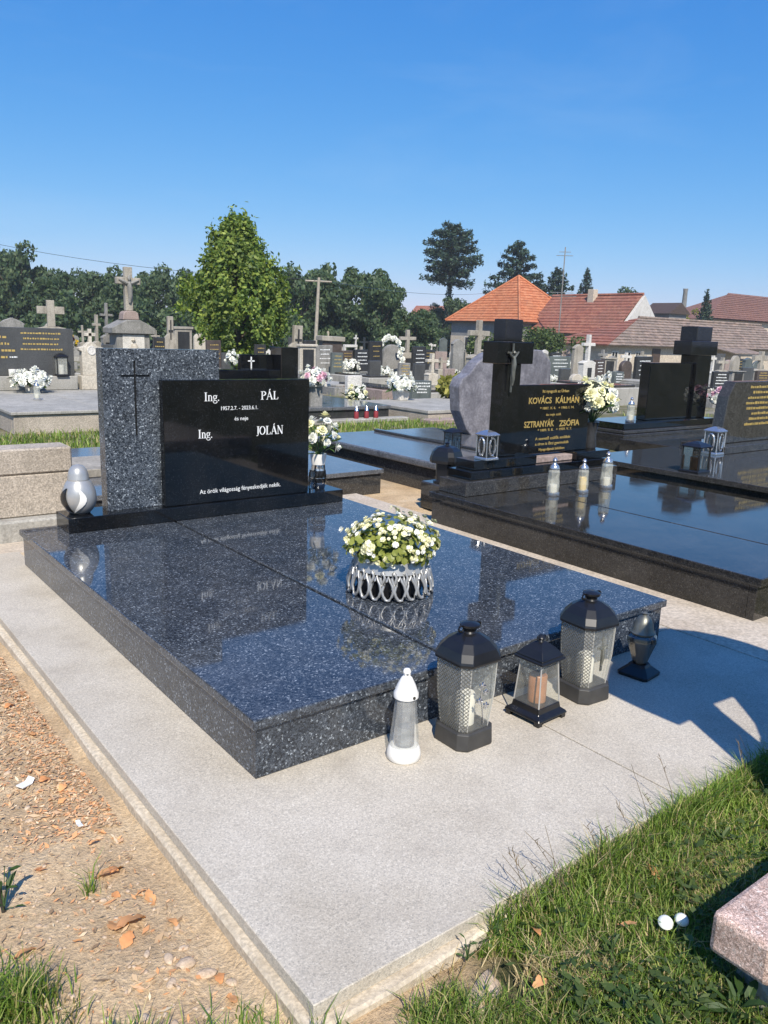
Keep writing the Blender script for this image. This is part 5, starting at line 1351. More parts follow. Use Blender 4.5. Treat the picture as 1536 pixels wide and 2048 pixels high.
# small pale houses far behind
t = thing('house', 'small pale far house with pinkish gable left of the orange roof', 'house', (73, 85, 0), R(20))
MB().box(-4.5, 4.5, -3, 3, GZ, 3.2).build('wall', M['white'], t)
MB().prism([(-1, 3.201), (4.8, 3.201), (1.9, 5.2)], -3.2, 3.2).build('gable_roof', M['tile_red'], t)
MB().box(-4.8, -1.01, -3.2, 3.2, 3.201, 3.6).build('flat_roof', M['grey_plaster'], t)
for a in (-3.4, -1.6, 1.2): window(t, a, a + 1, 1.2, 2.4, -3)
t = thing('shed', 'dark gabled shed roof peeking over the weathered tiled roof', 'shed', (78.5, 51.5, 0), R(0))
MB().box(-1.6, 1.6, -1.5, 1.5, GZ, 4.3).build('wall', M['grey_plaster'], t)
MB().prism([(-2, 4.301), (2, 4.301), (0, 5.5)], -1.8, 1.8).build('gable_roof', M['wood'], t)
t = thing('factory_chimney', 'slender grey chimney rising behind the weathered tiled roof', 'chimney', (140, 89, 0))
MB().lathe([(.6, -1), (.4, 11.0), (.46, 11.1), (.46, 11.4)], 12).build('stack', M['grey'], t, smooth=True)
# mast, pole, wires
t = thing('antenna_mast', 'thin lattice antenna mast above the red roof', 'mast', (55.4, 46.6, 1.0))
MB().tube([(0, 0, 0), (0, 0, 8.0)], .05, 5).build('mast_tube', M['grey'], t)
m = MB()
for z, l in ((3.9, .9), (4.2, .7), (7.3, .5), (7.6, .35)): m.tube([(-l, l, z), (l, -l, z)], .025, 4)
m.build('aerial_arms', M['grey'], t)
t = thing('utility_pole', 'leaning wooden utility pole right of the clipped green tree', 'pole', (23.8, 37.0, -.6))
MB().tube([(0, 0, 0), (.15, .05, 2.4), (.35, .2, 4.7)], [.11, .1, .08], 8).build('pole_shaft', M['pole'], t, smooth=True)
m = MB().tube([(-.35, .5, 4.5), (1.0, -.1, 4.5)], .05, 5); m.build('crossarm', M['pole'], t)
def wire(label, pts, sag):
    m = MB(); a, b = Vector(pts[0]), Vector(pts[1]); n = 14
    m.tube([a.lerp(b, i / n) - Vector((0, 0, sag * 4 * (i / n) * (1 - i / n))) for i in range(n + 1)], .014, 3)
    o = m.build('power_line', M['dark']); tag(o, label, 'wire', 'overhead wires')
wire('overhead wire running from the utility pole to the right', ((23.9, 37.2, 4.0), (58, 57, 5.6)), .5)
wire('overhead wire running from the utility pole to the far left', ((23.9, 37.2, 4.0), (6, 62, 7.6)), .8)

# ------------------------------------------------------------------ trees
def tree_trunk(t, h, r_, limbs, spread, seed, mat=None):
    rg = random.Random(seed); m = MB()
    m.tube([(0, 0, -.2), (rg.uniform(-.05, .05) * h * .2, 0, h * .35), (0, rg.uniform(-.02, .02) * h, h * .8)], [r_, r_ * .75, r_ * .25], 8)
    for i in range(limbs):
        a = i * 2.4 + rg.uniform(-.3, .3); z = h * rg.uniform(.25, .6)
        m.tube([(0, 0, z), (math.cos(a) * spread * .4, math.sin(a) * spread * .4, z + h * .12), (math.cos(a) * spread * .8, math.sin(a) * spread * .8, z + h * .2)], [r_ * .4, r_ * .25, r_ * .08], 5)
    m.build('trunk', mat or M['bark'], t)
# clipped, pointed green tree in the middle distance
t = thing('clipped_tree', 'bright green pointed oval tree standing among the graves', 'tree', (10.6, 20.6, -.07))
tree_trunk(t, 3.6, .11, 9, 1.0, 1)
rg0 = np.random.RandomState(11)
def prof(z):      # crown radius by height, metres
    zs = [.30, .55, .9, 1.4, 1.95, 2.45, 3.0, 3.5, 4.0, 4.4, 4.75, 4.95]; rs = [.3, .75, 1.12, 1.45, 1.62, 1.52, 1.22, .96, .64, .38, .19, .04]
    return float(np.interp(z, zs, rs))
cl = []
for i in range(430):
    z = rg0.uniform(.35, 4.7) if i > 60 else rg0.uniform(3.4, 4.75); th = rg0.uniform(0, 2 * np.pi); q = math.sqrt(rg0.uniform(.25, 1.0))
    lump = 1 + .16 * math.sin(3 * th + 2.2 * z) + .13 * math.sin(5 * th - 3.1 * z) + rg0.uniform(-.06, .1)
    rr_ = prof(z) * q * lump
    cl.append((rr_ * math.cos(th), rr_ * math.sin(th), z))
for i in range(46):
    z = rg0.uniform(1.0, 4.6); th = rg0.uniform(0, 2 * np.pi); rr_ = prof(z) * rg0.uniform(1.02, 1.16) + .04
    cl += [(rr_ * math.cos(th), rr_ * math.sin(th), z), (rr_ * math.cos(th) * 1.02, rr_ * math.sin(th) * 1.02, z + .16)]
cl += [(-.62, .45, 4.1), (-.66, .48, 4.3), (-.68, .5, 4.48), (.2, -.15, 4.85), (-.1, .1, 4.95), (.35, -.3, 4.6), (-1.5, 1.0, 2.6), (-1.45, 1.05, 2.85)]
def fn(rg):
    c = cl[rg.randint(len(cl))]
    o = rg.normal(size=3) * np.array((.085, .085, .17))
    p = (np.array(c) + o) * np.array((.9, .9, .895)); d = np.array((p[0], p[1], .5)); d /= np.linalg.norm(d) + 1e-6
    return p, d
V, F = leaf_cloud(30000, fn, .066, 3, .55)
soup('crown', V, F, M['leaf_tree'], t)

# broadleaf trees of the wood: four crown shapes, copied
def crown_mesh(seed, n, size, H, Rr):
    rg1 = np.random.RandomState(seed); blobs = []
    for i in range(34):
        a = rg1.uniform(0, 6.28); q = math.sqrt(rg1.uniform(0, 1)) * Rr * .75; z = rg1.uniform(.1, .9) * H
        q *= math.sin(math.pi * min(1, max(.18, (z / H - .12) / .95))) ** .6
        blobs.append((np.array((q * math.cos(a), q * math.sin(a), z)), rg1.uniform(.16, .3) * Rr))
    def fn(rg):
        c, r_ = blobs[rg.randint(len(blobs))]; d = rg.normal(size=3); d /= np.linalg.norm(d)
        return c + d * r_ * rg.uniform(.6, 1.12) * np.array((1, 1, .85)), d
    V, F = leaf_cloud(n, fn, size, seed + 50)
    o = soup('crown', V, F, M['leaf_forest']); me = o.data; bpy.data.objects.remove(o); return me
CR = [crown_mesh(s, 6500, .19, 7.0, 3.6) for s in (21, 22, 23, 24)]
TRK = MB().tube([(0, 0, -.3), (.1, 0, 2.5), (0, .1, 5)], [.2, .14, .05], 7)
for k in range(5): TRK.tube([(0, 0, 1.6 + .4 * k), (math.cos(k * 2.4) * 1.4, math.sin(k * 2.4) * 1.4, 3.2 + .5 * k)], [.09, .03], 5)
TRKM = TRK.mesh('trunk'); TRKM.materials.append(M['bark'])
WOOD = [
(17.0,83.6,9.7,6.5,0,'tall wood tree at the far left edge'),
    (17.7,76.4,9.1,6.5,1,'tallest dark wood tree at the left'),
    (19.6,77.1,7.6,5.9,2,'wood tree stepping down right of the tallest left tree'),
    (19.9,71.4,6.5,5.1,3,'wood tree behind the beige cross monument'),
    (22.8,74.5,7.1,5.5,0,'wood tree above the small white headstone'),
    (23.7,71.3,7.3,5.7,1,'wood tree left of the tall stone crucifix'),
    (23.7,65.9,6.5,5.0,2,'wood tree right of the tall stone crucifix'),
    (26.9,68.7,6.9,5.4,3,'wood tree between the crucifix and the clipped tree'),
    (29.4,69.6,7.7,6.0,0,'wood tree with raised tip left of the clipped tree'),
    (29.0,64.4,6.8,5.3,1,'wood tree touching the left flank of the clipped tree'),
    (32.3,67.0,6.8,5.3,2,'wood tree hidden behind the clipped tree'),
    (35.9,61.6,6.7,5.2,3,'wood tree behind the right flank of the clipped tree'),
    (32.2,51.7,7.1,5.5,0,'wood tree left of the utility pole top'),
    (34.6,52.5,7.5,5.8,1,'wood tree right of the utility pole top'),
    (34.5,49.7,6.7,5.2,2,'wood tree in the middle of the central wood'),
    (37.1,50.4,7.2,5.6,3,'broad tree near the right end of the central wood'),
    (35.5,46.2,6.1,4.7,0,'right-hand tree of the central wood'),
    (37.6,46.8,4.6,4.2,1,'low tree sloping down at the right end of the central wood'),
    (37.3,44.4,4.3,4.2,2,'lowest tree between the wood and the pale far house'),
    (57.6,62.8,6.2,4.8,3,'far round tree under the tall bare-trunked conifer'),
    (61.2,65.2,6.1,4.7,0,'far tree right of the bare conifer trunk'),
    (60.4,68.3,5.8,4.5,1,'far low tree left of the bare conifer trunk'),
]
for i, (x, y, h, w, v, label) in enumerate(WOOD):
    t = thing('broadleaf_tree', label, 'tree', (x, y, tz(x, y)), i * 1.7, 'trees of the wood behind the cemetery')
    for nm, me in (('crown', CR[v]), ('trunk', TRKM)):
        o = bpy.data.objects.new(nm, me); COL.objects.link(o); o.parent = t; o.scale = (w / 7.2, w / 7.2, h / 7.0)
# undergrowth along the wood's edge
def fn(rg):
    k = rg.uniform(0, 1); x = 10 + k * 30; y = 72 - k * 21 + rg.normal() * .9
    if rg.uniform() < .75:
        d = rg.normal(size=3); d[2] = abs(d[2])
    else: d = rg.normal(size=3)
    hgt = 2.0 + 1.1 * math.sin(x * 1.1) + .7 * math.sin(x * 2.7 + 1)
    return np.array((x, y, -1.0 + rg.uniform(0, 1) * max(.8, hgt + .9))), d / np.linalg.norm(d)
V, F = leaf_cloud(22000, fn, .22, 77)
o = soup('hedge', V, F, M['leaf_forest'], None, 'stuff'); tag(o, 'dark green undergrowth along the edge of the wood', 'hedge')

def conifer(name, label, loc, H, Rr, z0, shape, n=2600, size=.16, seed=1, rtr=.2):
    t = thing(name, label, 'tree', loc, 0, 'conifers behind the houses')
    MB().tube([(0, 0, -.3), (0, 0, H * .6), (0, 0, H)], [rtr, rtr * .6, .03], 7).build('trunk', M['bark'], t)
    rgc = np.random.RandomState(seed); br = MB(); B = []
    nb = int(26 + H * 5)
    for i in range(nb):
        k = (i + .5) / nb; z = z0 + (H - z0) * k; a = i * 2.39996 + rgc.uniform(-.3, .3)
        L_ = shape(k) * Rr * rgc.uniform(.8, 1.12)
        lift = rgc.uniform(-.05, .28) * L_
        B.append((z, a, L_, lift)); br.tube([(0, 0, z), (math.cos(a) * L_ * .9, math.sin(a) * L_ * .9, z + lift)], [.05, .015], 4)
    br.build('branches', M['bark'], t)
    wts = np.array([b[2] for b in B]); wts /= wts.sum()
    def fn(rg):
        z, a, L_, lift = B[rg.choice(len(B), p=wts)]; k = rg.uniform(.12, 1.0) ** .8
        sp = .16 * L_ * (1.15 - k) + .08
        a2 = a + rg.normal() * sp / max(.3, L_ * k) * .9
        return np.array((math.cos(a2) * L_ * k, math.sin(a2) * L_ * k, z + lift * k + rg.normal() * .14 - .05)), (0, 0, 1.0)
    V, F = leaf_cloud(int(n * 2.2), fn, size * 1.15, seed, .35)
    soup('crown', V, F, M['leaf_conifer'], t)
    return t
conifer('spruce_tree', 'tall bare-trunked conifer with rounded crown left of the orange roof', (58.4, 64.6, -1.0), 13.6, 3.1, 7.4, lambda k: .45 + .62 * math.sin(math.pi * min(1, k * .8 + .2)) if k < .9 else .35, 4200, .17, 5, .3)
tv = bpy.data.objects['spruce_tree']
def fn(rg):
    z = rg.uniform(3.2, 8.2); a = rg.uniform(0, 6.28); r_ = rg.uniform(.15, .45 + .12 * math.sin(z * 5)); return np.array((r_ * math.cos(a), r_ * math.sin(a), z)), (math.cos(a), math.sin(a), 0)
V, F = leaf_cloud(520, fn, .13, 8); soup('ivy', V, F, M['leaf_conifer'], tv)
full = lambda k: (1 - k) ** .62 * (1 + .12 * math.sin(k * 40)) + .03
cone = lambda k: (1 - k) ** .8 * .98 + .04
conifer('spruce_tree', 'big dark conifer rising behind the orange roof', (66.2, 62.4, -1.0), 12.4, 5.4, 1.5, full, 6200, .2, 6)
conifer('spruce_tree', 'dark conifer right of the big one behind the orange roof', (70.0, 60.0, -1.0), 9.9, 3.4, 1.5, full, 3200, .18, 7)
conifer('spruce_tree', 'slim far spruce above the red roof right of the antenna mast', (82.3, 65.8, -1.0), 11.0, 2.3, 3, cone, 1800, .18, 9)
conifer('spruce_tree', 'small far spruce between mast and slim spruce above the red roof', (78.5, 68.0, -1.0), 8.6, 1.8, 3, cone, 1200, .18, 10)
conifer('spruce_tree', 'small blue-green spruce left of the brown-roofed house', (84.4, 50.4, -1.0), 8.1, 1.4, 2.5, cone, 1200, .16, 12)
def bush(name, label, loc, rx, h, n, size, mat, seed, trunk=True):
    t = thing(name, label, 'tree', loc)
    if trunk: tree_trunk(t, h * .8, .09, 5, rx * .7, seed)
    rgb = np.random.RandomState(seed); bl = [(np.array((rgb.normal() * rx * .42, rgb.normal() * rx * .42, h * rgb.uniform(.42, .85))), rgb.uniform(.25, .42) * rx) for _ in range(12)]
    def fn(rg):
        c, r_ = bl[rg.randint(len(bl))]; d = rg.normal(size=3); d /= np.linalg.norm(d); return c + d * r_ * rg.uniform(.6, 1.1), d
    V, F = leaf_cloud(n, fn, size, seed); soup('crown', V, F, mat, t)
bush('garden_tree', 'broad garden tree above the red roof right of the slim spruce', (81.5, 59.5, -1), 2.8, 9.6, 2400, .17, M['leaf_forest'], 31)
bush('garden_tree', 'small leafy tree before the orange and red roofed houses', (38.2, 32.9, -.8), 1.75, 3.1, 3200, .09, M['leaf_bush'], 32)
bush('garden_tree', 'small leafy tree left of the heavy black cross below the orange roof', (35.2, 35.1, -.8), 1.2, 2.15, 2000, .09, M['leaf_bush'], 33)
bush('garden_tree', 'yellowish garden tree above the ridge of the weathered roof', (81.0, 53.0, -1), 1.7, 6.6, 1500, .13, M['leaf_yellow'], 34)
bush('garden_tree', 'yellowish narrow tree beside the grey factory chimney', (83.2, 51.4, -1), 1.1, 6.9, 1000, .12, M['leaf_yellow'], 35)
bush('garden_tree', 'dark green tree right of the white gable', (77.0, 54.5, -1), 1.6, 6.9, 1500, .14, M['leaf_forest'], 36)
bush('garden_shrub', 'dark shrub hugging the corner of the orange-roofed house', (49.6, 58.4, -1), 1.9, 3.5, 2600, .12, M['leaf_forest'], 37)
bush('garden_shrub', 'green shrub left of the orange-roofed house corner', (46.0, 57.5, -1), 2.3, 4.0, 2600, .13, M['leaf_forest'], 38)

# ------------------------------------------------------------------ grass
def blades(name, P, hmin, hmax, w, mat, seed, lean=.5, kind='stuff'):
    """P: (n,3) roots; curved tapering blades"""
    rg = np.random.RandomState(seed); n = len(P); P = np.asarray(P)
    h = rg.uniform(hmin, hmax, n) * rg.choice([1, 1, 1, .6, 1.35], n); a = rg.uniform(0, 2 * np.pi, n); ln = rg.uniform(.05, 1, n) * lean * h
    d = np.stack([np.cos(a), np.sin(a), np.zeros(n)], 1); s = np.stack([-np.sin(a), np.cos(a), np.zeros(n)], 1)
    tw = rg.uniform(-.9, .9, n)[:, None]; s = s * np.cos(tw) + d * np.sin(tw)
    ww = (w * rg.uniform(.6, 1.3, n))[:, None]
    up = np.array((0, 0, 1.0))
    m = P + d * (ln * .35)[:, None] + up * (h * .6)[:, None]
    t = P + d * ln[:, None] + up * (h * rg.uniform(.75, 1.0, n))[:, None]
    V = np.stack([P - s * ww, P + s * ww, m - s * ww * .75, m + s * ww * .75, t], 1).reshape(-1, 3)
    b = (np.arange(n) * 5)[:, None, None]
    F = (np.array([[0, 1, 3], [0, 3, 2], [2, 3, 4]])[None] + b).reshape(-1, 3)
    return soup(name, V, F, mat, None, kind)
rg = np.random.RandomState(42)
def nz(x, y, s): return noise.noise(Vector((x * s, y * s, 3.3)))
pts = []
while len(pts) < 78000:
    x = rg.uniform(-.75, 1.55); y = rg.uniform(-1.7, -.722)
    edge = -.728 - .012 * nz(x, y, 9) - (.03 if x < .35 else 0) * (1 - x / .35 if x > 0 else 1)
    if y > edge: continue
    if x < .02:      # thinner, tufted towards the soil corner
        if y > -.80 - .5 * max(0, -x - .1) * 0 and x > -.3 and y > -.78: continue
        if nz(x, y, 7) + .25 * (-.9 - y) * 6 < -.1 + .35 * (-x): continue
    if .02 < x < .16 and y > -.92 and nz(x, y, 6) < .12: continue
    if x > .5 and y < -1.12: continue
    if nz(x, y, 4.5) < -.42: continue
    pts.append((x, y, -.062 + .01 * nz(x, y, 3) + .022 * max(0, 1 - (-.735 - y) / .15) * (x > .25)))
pts = np.array(pts)
o = blades('grass', pts, .016, .056, .0013, M['grass'], 1, 1.15)
tag(o, 'green and straw-coloured turf at the lower right of the paving', 'grass')
ep = []
while len(ep) < 5200:
    x, y = rg.uniform(.16, 1.55), -.722 - abs(rg.normal()) * .022
    if nz(x, 0, 7) < -.18 and rg.uniform() < .8: continue
    ep.append((x, y, -.05))
o = blades('grass', np.array(ep), .04, .088, .0014, M['grass'], 6, .9)
tag(o, 'taller grass fringe hanging over the front edge of the paving', 'grass')
# bottom-left tufts
tl = []
def tuft(cx_, cy_, r_, n):
    for _ in range(n):
        q = abs(rg.normal()) * r_ * .6; a = rg.uniform(0, 6.28); tl.append((cx_ + q * math.cos(a), cy_ + q * math.sin(a), -.07))
for cx_, cy_, r_, n in ((-.40, -.70, .075, 900), (-.47, -.72, .06, 500), (-.56, -.58, .05, 420), (-.68, -.36, .08, 700), (-.74, -.33, .09, 900), (-.78, -.45, .07, 700), (-.70, -.50, .06, 500), (-.34, -.76, .05, 420), (-.28, -.80, .06, 600), (-.47, -.1, .02, 26), (-.66, .2, .02, 22), (-.58, -.72, .08, 700), (-.62, -.62, .05, 300)):
    tuft(cx_, cy_, r_, n)
o = blades('grass', np.array(tl), .03, .085, .0017, M['grass'], 2, .8)
tag(o, 'green grass tufts on the bare soil along the bottom left', 'grass')
# grass strips between the rows
gp = []
while len(gp) < 16000:
    k = rg.uniform()
    if k < .4: x, y = rg.uniform(.6, 3.6), rg.uniform(5.5, 7.85)
    elif k < .8: x, y = rg.uniform(3.6, 7.2), rg.uniform(5.2, 7.45)
    else: x, y = rg.uniform(8, 16), rg.uniform(4.5, 14)
    if nz(x, y, 1.2) < -.25: continue
    gp.append((x, y, -.065))
o = blades('grass', np.array(gp), .04, .10, .005, M['grass'], 3, .8)
tag(o, 'strips of short grass between the rows of graves', 'grass')
# long dry stalks leaning over the paving edge
m = MB()
for i in range(22):
    x = random.choice((random.uniform(.24, .42), random.uniform(.2, 1.25))); y = random.uniform(-.80, -.745); L_ = random.uniform(.09, .2); a = random.uniform(1.3, 2.7); le = random.uniform(.3, .9)
    p0 = Vector((x, y, -.06)); p1 = p0 + Vector((math.cos(a) * L_ * le * .4, math.sin(a) * L_ * le * .35, L_ * .6)); p2 = p0 + Vector((math.cos(a) * L_ * le, math.sin(a) * L_ * le * .8, L_))
    m.tube([p0, p1, p2], [.0011, .0009, .0006], 3)
    if i % 2 == 0:
        for q in range(5): 
            b = p1.lerp(p2, .5 + q * .12); m.tube([b, b + Vector((random.uniform(-.012, .012), random.uniform(-.012, .012), .012))], [.0012, .0005], 3)
o = m.build('grass_stalks', M['stalk'], kind='stuff'); tag(o, 'long dry seed stalks leaning over the paving edge', 'grass stalks')
# clover and small broad leaves mixed through the turf
cv = []
for i in range(5200):
    x, y = rg.uniform(.1, 1.5), rg.uniform(-1.45, -.74)
    if nz(x + 7, y, 5) < .05 and rg.uniform() < .85: continue
    if x > .5 and y < -1.12: continue
    cv.append((x, y))
V = np.zeros((len(cv) * 4, 3)); F = np.arange(len(cv) * 4).reshape(-1, 4)
for i, (x, y) in enumerate(cv):
    a = rg.uniform(0, 6.28); l = rg.uniform(.004, .011) * (1.7 if rg.uniform() < .12 else 1); z = -.045 + rg.uniform(0, .045)
    u = np.array((math.cos(a), math.sin(a), rg.uniform(-.5, .5))) * l; v = np.array((-math.sin(a), math.cos(a), rg.uniform(-.3, .3))) * l * .6; p = np.array((x, y, z))
    V[4 * i:4 * i + 4] = p - u, p + v, p + u, p - v
o = soup('clover', V, F, M['leaf_bush'], None, 'stuff'); tag(o, 'clover and small broad leaves mixed through the lower right turf', 'clover')
tp = []
while len(tp) < 11000:
    x, y = rg.uniform(.0, 1.5), rg.uniform(-1.5, -.74)
    if nz(x - 3, y + 5, 3.2) < .08 and rg.uniform() < .9: continue
    if x > .5 and y < -1.12: continue
    tp.append((x, y, -.06))
o = blades('dead_grass', np.array(tp), .012, .045, .0012, M['thatch'], 9, 1.8); tag(o, 'patches of dead straw-coloured grass in the lower right turf', 'dead grass')
# broad weeds
def weed(label, loc, n, size, mat, h, seed, stem=False):
    t = thing('weed', label, 'weed', loc, 0, 'weeds round the paving'); r_ = random.Random(seed); mats = []
    me = leaf_mesh('leaf', 1, .2); me.materials.append(mat); sm = MB()
    for i in range(n):
        a = i * 2.4 + r_.uniform(-.4, .4); z = h * (i + .5) / n; q = size * r_.uniform(.05, .5)
        p = Vector((q * math.cos(a), q * math.sin(a), z)); sm.tube([(0, 0, 0), p * .6 + Vector((0, 0, .004)), p], .0011, 3)
        mats.append(TRS(p, (r_.uniform(-.4, .4), r_.uniform(-.9, .1), a + r_.uniform(-.4, .4)), size * r_.uniform(.6, 1.2)))
    sm.build('stems', M['green_stem'], t); pieces('leaf', me, None, t, mats)
    return t
weed('leafy weed at the shaded right end of the paving edge', (1.26, -.80, -.06), 26, .045, M['leaf_bush'], .13, 1)
weed('broad-leaved weed beside the pink granite kerb', (.40, -1.16, -.06), 22, .055, M['leaf_dark'], .05, 2)
weed('broad-leaved weed at the bottom edge below the pink kerb', (.22, -1.13, -.06), 22, .05, M['leaf_dark'], .05, 3)
weed('clover patch in the turf left of the pink kerb', (.25, -1.03, -.06), 30, .03, M['leaf_dark'], .05, 4)
weed('small weed sprouting at the paving edge in the middle', (.17, -.755, -.05), 8, .02, M['leaf_dark'], .07, 5)
weed('small weed in the turf near the left end of the paving edge', (.08, -.76, -.05), 8, .018, M['leaf_dark'], .06, 6)
weed('low clover at the far bottom left corner', (-.76, -.38, -.06), 34, .03, M['leaf_bush'], .05, 7)
for i, (x, y, lb) in enumerate(((.33, -.93, 'broad-leaved weed in the turf left of the two mushrooms'), (.62, -.92, 'broad-leaved weed in the turf right of the two mushrooms'), (.86, -.86, 'broad-leaved weed in the turf behind the pink kerb corner'), (.15, -1.0, 'broad-leaved weed in the turf at the bottom below the front paving corner'), (.34, -1.1, 'broad-leaved weed in the turf left of the pink kerb corner'))):
    weed(lb, (x, y, -.055), 14, .034, M['leaf_bush'], .04, 20 + i)
t = weed('dark-stemmed weed with long leaves at the left edge', (-.645, -.06, -.06), 11, .038, M['leaf_dark'], .12, 8)
MB().tube([(0, 0, 0), (-.008, .01, .08), (-.03, .0, .17)], [.005, .004, .003], 6).build('dark_stem', M['twig'], t)

# ------------------------------------------------------------------ litter on the soil
def in_soil(): 
    while True:
        x, y = rg.uniform(-1.3, -.325), rg.uniform(-.85, 1.7)
        if x > -.325 - .0 : continue
        return x, y
def gz_(x, y):
    p = Vector((x, y, 0)); return tz(x, y) + .012 * noise.noise(p * 3) + .008 * noise.noise(p * 11) + .005 * noise.noise(p * 30) - .012 * max(0, 1 - (-.29 - x) / .12)
n = 9500; V = np.zeros((n * 4, 3)); F = np.arange(n * 4).reshape(n, 4)
for i in range(n):
    x, y = in_soil()
    if rg.uniform() < .45: x = -.325 - abs(rg.normal()) * .12; y = rg.uniform(.1, 1.6)
    a = rg.uniform(0, 6.28); l = rg.uniform(.003, .010) * (1.8 if rg.uniform() < .08 else 1); w = l * rg.uniform(.2, .45); z = gz_(x, y) + .002
    u = np.array((math.cos(a), math.sin(a), rg.uniform(-.4, .4))) * l; v = np.array((-math.sin(a), math.cos(a), rg.uniform(-.3, .5))) * w; p = np.array((x, y, z + .003))
    V[4 * i:4 * i + 4] = p - u, p + v, p + u, p - v
o = soup('leaf_litter', V, F, M['litter'], None, 'stuff'); tag(o, 'chips and dry leaf fragments strewn over the bare soil', 'leaf litter')
# pebbles
PEB = []
for k in range(3):
    bm = bmesh.new(); bmesh.ops.create_icosphere(bm, subdivisions=2, radius=1)
    for v in bm.verts: v.co = v.co * (1 + .28 * noise.noise(v.co * 1.3 + Vector((k * 5, 0, 0))))
    me = bpy.data.meshes.new('pebble'); bm.to_mesh(me); bm.free()
    for p in me.polygons: p.use_smooth = True
    me.materials.append(weathered('pebble_%d' % k, (.46, .34, .23), (.62, .48, .34), (.34, .25, .17), .9, 30, 200, .3, .4)); PEB.append(me)
m = MB()
vs = []; fs = []
base = [np.array([v.co[:] for v in p.vertices]) for p in PEB]; tri = [np.array([q.vertices[:] for q in p.polygons]) for p in PEB]
off = 0
for i in range(2200):
    x, y = in_soil(); k = i % 3; s = rg.uniform(.002, .006) if rg.uniform() < .93 else rg.uniform(.006, .012); a = rg.uniform(0, 6.28)
    Rz = np.array([[math.cos(a), -math.sin(a), 0], [math.sin(a), math.cos(a), 0], [0, 0, 1]])
    vs.append((base[k] * np.array((1, .7, .45))) @ Rz.T * s + np.array((x, y, gz_(x, y) + s * .15))); fs.append(tri[k] + off); off += len(base[k])
o = soup('gravel', np.concatenate(vs), np.concatenate(fs), PEB[0].materials[0], None, 'stuff', True); tag(o, 'small stones scattered over the bare soil', 'gravel')
for i, (x, y, s) in enumerate(((-.385, -.43, .022), (-.41, -.40, .016), (-.36, -.47, .02), (-.43, -.46, .014), (-.50, -.50, .015), (-.40, -.56, .013), (-.46, -.55, .011), (-.37, -.38, .012), (-.44, -.36, .01), (-.33, -.52, .013))):
    o = link('stone', PEB[i % 3]); o.location = (x, y, gz_(x, y) + s * .1); o.scale = (s, s * .65, s * .4); o.rotation_euler = (0, 0, i * 1.3)
    tag(o, 'flat pale stone lying on the soil near the paving corner', 'stone', 'flat stones on the soil')
# curled dry leaves
def curl(seed):
    r_ = random.Random(seed); m = MB(); n = 9; L_ = 1.0; rows = []
    for i in range(n):
        k = i / (n - 1); w = .22 * math.sin(math.pi * (k * .9 + .06)) ** .8 * (1 + r_.uniform(-.2, .2)); zc = .12 * math.sin(k * 3.1 + seed) + .06
        rows.append([(k * L_ - .5 + r_.uniform(-.03, .03), w * c_ * r_.uniform(.7, 1.25), zc + .22 * w * abs(c_) * (1 + .3 * seed) + r_.uniform(-.05, .05)) for c_ in (-1, -.5, 0, .5, 1)])
    for i in range(n - 1):
        for j in range(4):
            m.add([rows[i][j], rows[i + 1][j], rows[i + 1][j + 1], rows[i][j + 1]], [(0, 1, 2, 3)])
    bm_ = m.mesh('dry_leaf', flip=False)
    b2 = bmesh.new(); b2.from_mesh(bm_); bmesh.ops.remove_doubles(b2, verts=b2.verts[:], dist=1e-4); b2.to_mesh(bm_); b2.free()
    for p in bm_.polygons: p.use_smooth = True
    bm_.materials.append(M['dry_leaf']); return bm_
CU = [curl(s) for s in (0, 1, 2)]
LV = ((-.425, -.075, .05), (-.40, -.07, .042), (-.46, -.245, .045), (-.435, -.26, .05), (-.46, -.30, .034), (-.545, -.25, .032), (-.64, -.22, .048), (-.345, -.5, .034), (-.35, -.56, .032), (-.38, -.17, .036), (-.43, -.15, .03), (-.42, .30, .04), (-.40, .36, .036), (-.43, .42, .04), (-.38, .10, .03), (-.41, .06, .032), (-.45, .50, .034), (-.39, .72, .036), (-.43, .80, .034), (-.60, .62, .034), (-.37, -.2, .04), (-.36, -.3, .04), (-.40, .95, .034), (-.44, 1.1, .034), (-.62, -.62, .034), (-.30, -.80, .03))
for i, (x, y, s) in enumerate(LV):
    s *= random.uniform(.7, 1.4)
    o = link('dry_leaf', CU[i % 3]); o.location = (x, y, gz_(x, y) + .004); o.scale = (s, s * random.uniform(.7, 1.5), s); o.rotation_euler = (random.uniform(-.3, .3), random.uniform(-.2, .2), random.uniform(0, 6))
    tag(o, 'curled orange dry leaf lying on the bare soil left of the paving', 'leaf', 'dry leaves on the soil')
for i, (x, y, lb) in enumerate(((.14, -.90, 'orange dry leaf in the bare patch near the front paving corner'), (.24, -.80, 'curled brown dry leaf in the turf by the paving edge'), (.42, -.90, 'orange dry leaf lying in the turf toward the mushrooms'), (.11, -1.02, 'orange dry leaf in the turf at the bottom edge'), (.62, -.83, 'pale dry leaf at the paving edge in the turf'))):
    o = link('dry_leaf', CU[i % 3]); o.location = (x, y, -.03); o.scale = (.04, .04, .04); o.rotation_euler = (.2, .1, i * 1.1); tag(o, lb, 'leaf')
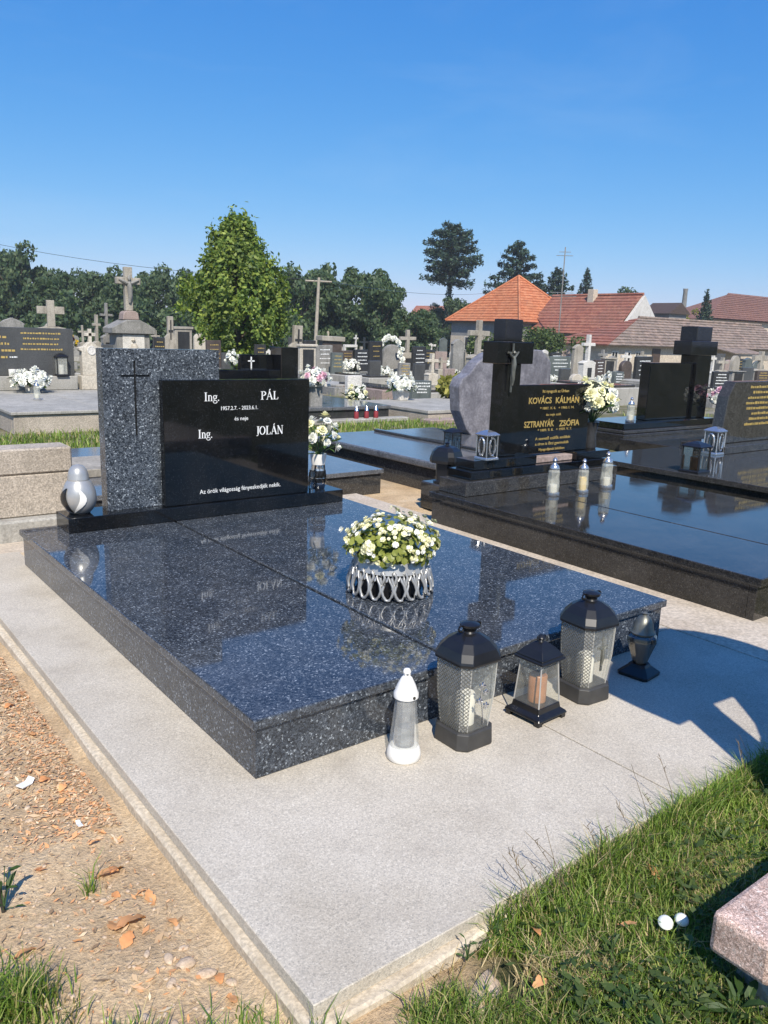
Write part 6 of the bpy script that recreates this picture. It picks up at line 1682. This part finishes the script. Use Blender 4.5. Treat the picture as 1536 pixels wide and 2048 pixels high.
o = MB().box(-.018, .018, -.012, .012, 0, .002).add([(.018, -.012, .002), (.03, -.008, .012), (.03, .014, .012), (.018, .012, .002)], [(0, 1, 2, 3)]).build('paper_scrap', M['white_plastic'])
o.location = (-.485, .42, gz_(-.485, .42) + .01); o.rotation_euler = (.1, .15, .6); tag(o, 'white paper scrap on the soil left of the paving', 'paper')
o = MB().box(-.010, .010, -.006, .006, 0, .002).add([(.010, -.006, .002), (.016, -.004, .008), (.016, .006, .008), (.010, .006, .002)], [(0, 1, 2, 3)]).build('paper_scrap', M['white_plastic'])
o.location = (-.42, .14, gz_(-.42, .14) + .008); o.rotation_euler = (.1, .15, 1.6); tag(o, 'tiny white scrap among the leaves left of the paving', 'paper')
o = link('stone', PEB[1]); o.location = (.05, -.84, -.058); o.scale = (.07, .03, .014); o.rotation_euler = (.15, 0, .5); tag(o, 'flat tan stone in the bare patch by the front paving corner', 'stone')
# mushrooms
for (x, y, lb, s, tl_) in ((.494, -.94, 'left of two white mushrooms in the grass', 1.0, -.12), (.519, -.957, 'right of two white mushrooms in the grass', .95, .1)):
    t = thing('mushroom', lb, 'mushroom', (x, y, -.055), 0, 'white mushrooms'); t.rotation_euler = (.3, tl_ - .2, 0)
    MB().lathe([(.004, -.02), (.0035, .03), (.003, .04)], 8).build('stem', M['petal'], t, smooth=True)
    MB().lathe([(.002, .039), (.015 * s, .038), (.0165 * s, .041), (.013 * s, .048), (.006, .052), (0, .053)], 16).build('cap', M['petal'], t, smooth=True)

# ------------------------------------------------------------------ thin summer haze
hm_ = bpy.data.materials.new('summer_haze'); hm_.use_nodes = True
ht = hm_.node_tree; ht.nodes.remove(ht.nodes['Principled BSDF'])
pv = ht.nodes.new('ShaderNodeVolumePrincipled'); pv.inputs['Color'].default_value = (0.86, 0.93, 1.0, 1); pv.inputs['Density'].default_value = 0.0006; pv.inputs['Anisotropy'].default_value = 0.0
ht.links.new(pv.outputs[0], ht.nodes['Material Output'].inputs['Volume'])
hz = MB().box(-60, 230, -60, 190, -2.2, 16).build('haze', hm_); hz['kind'] = 'stuff'
tag(hz, 'thin bluish summer haze over the cemetery', 'haze')
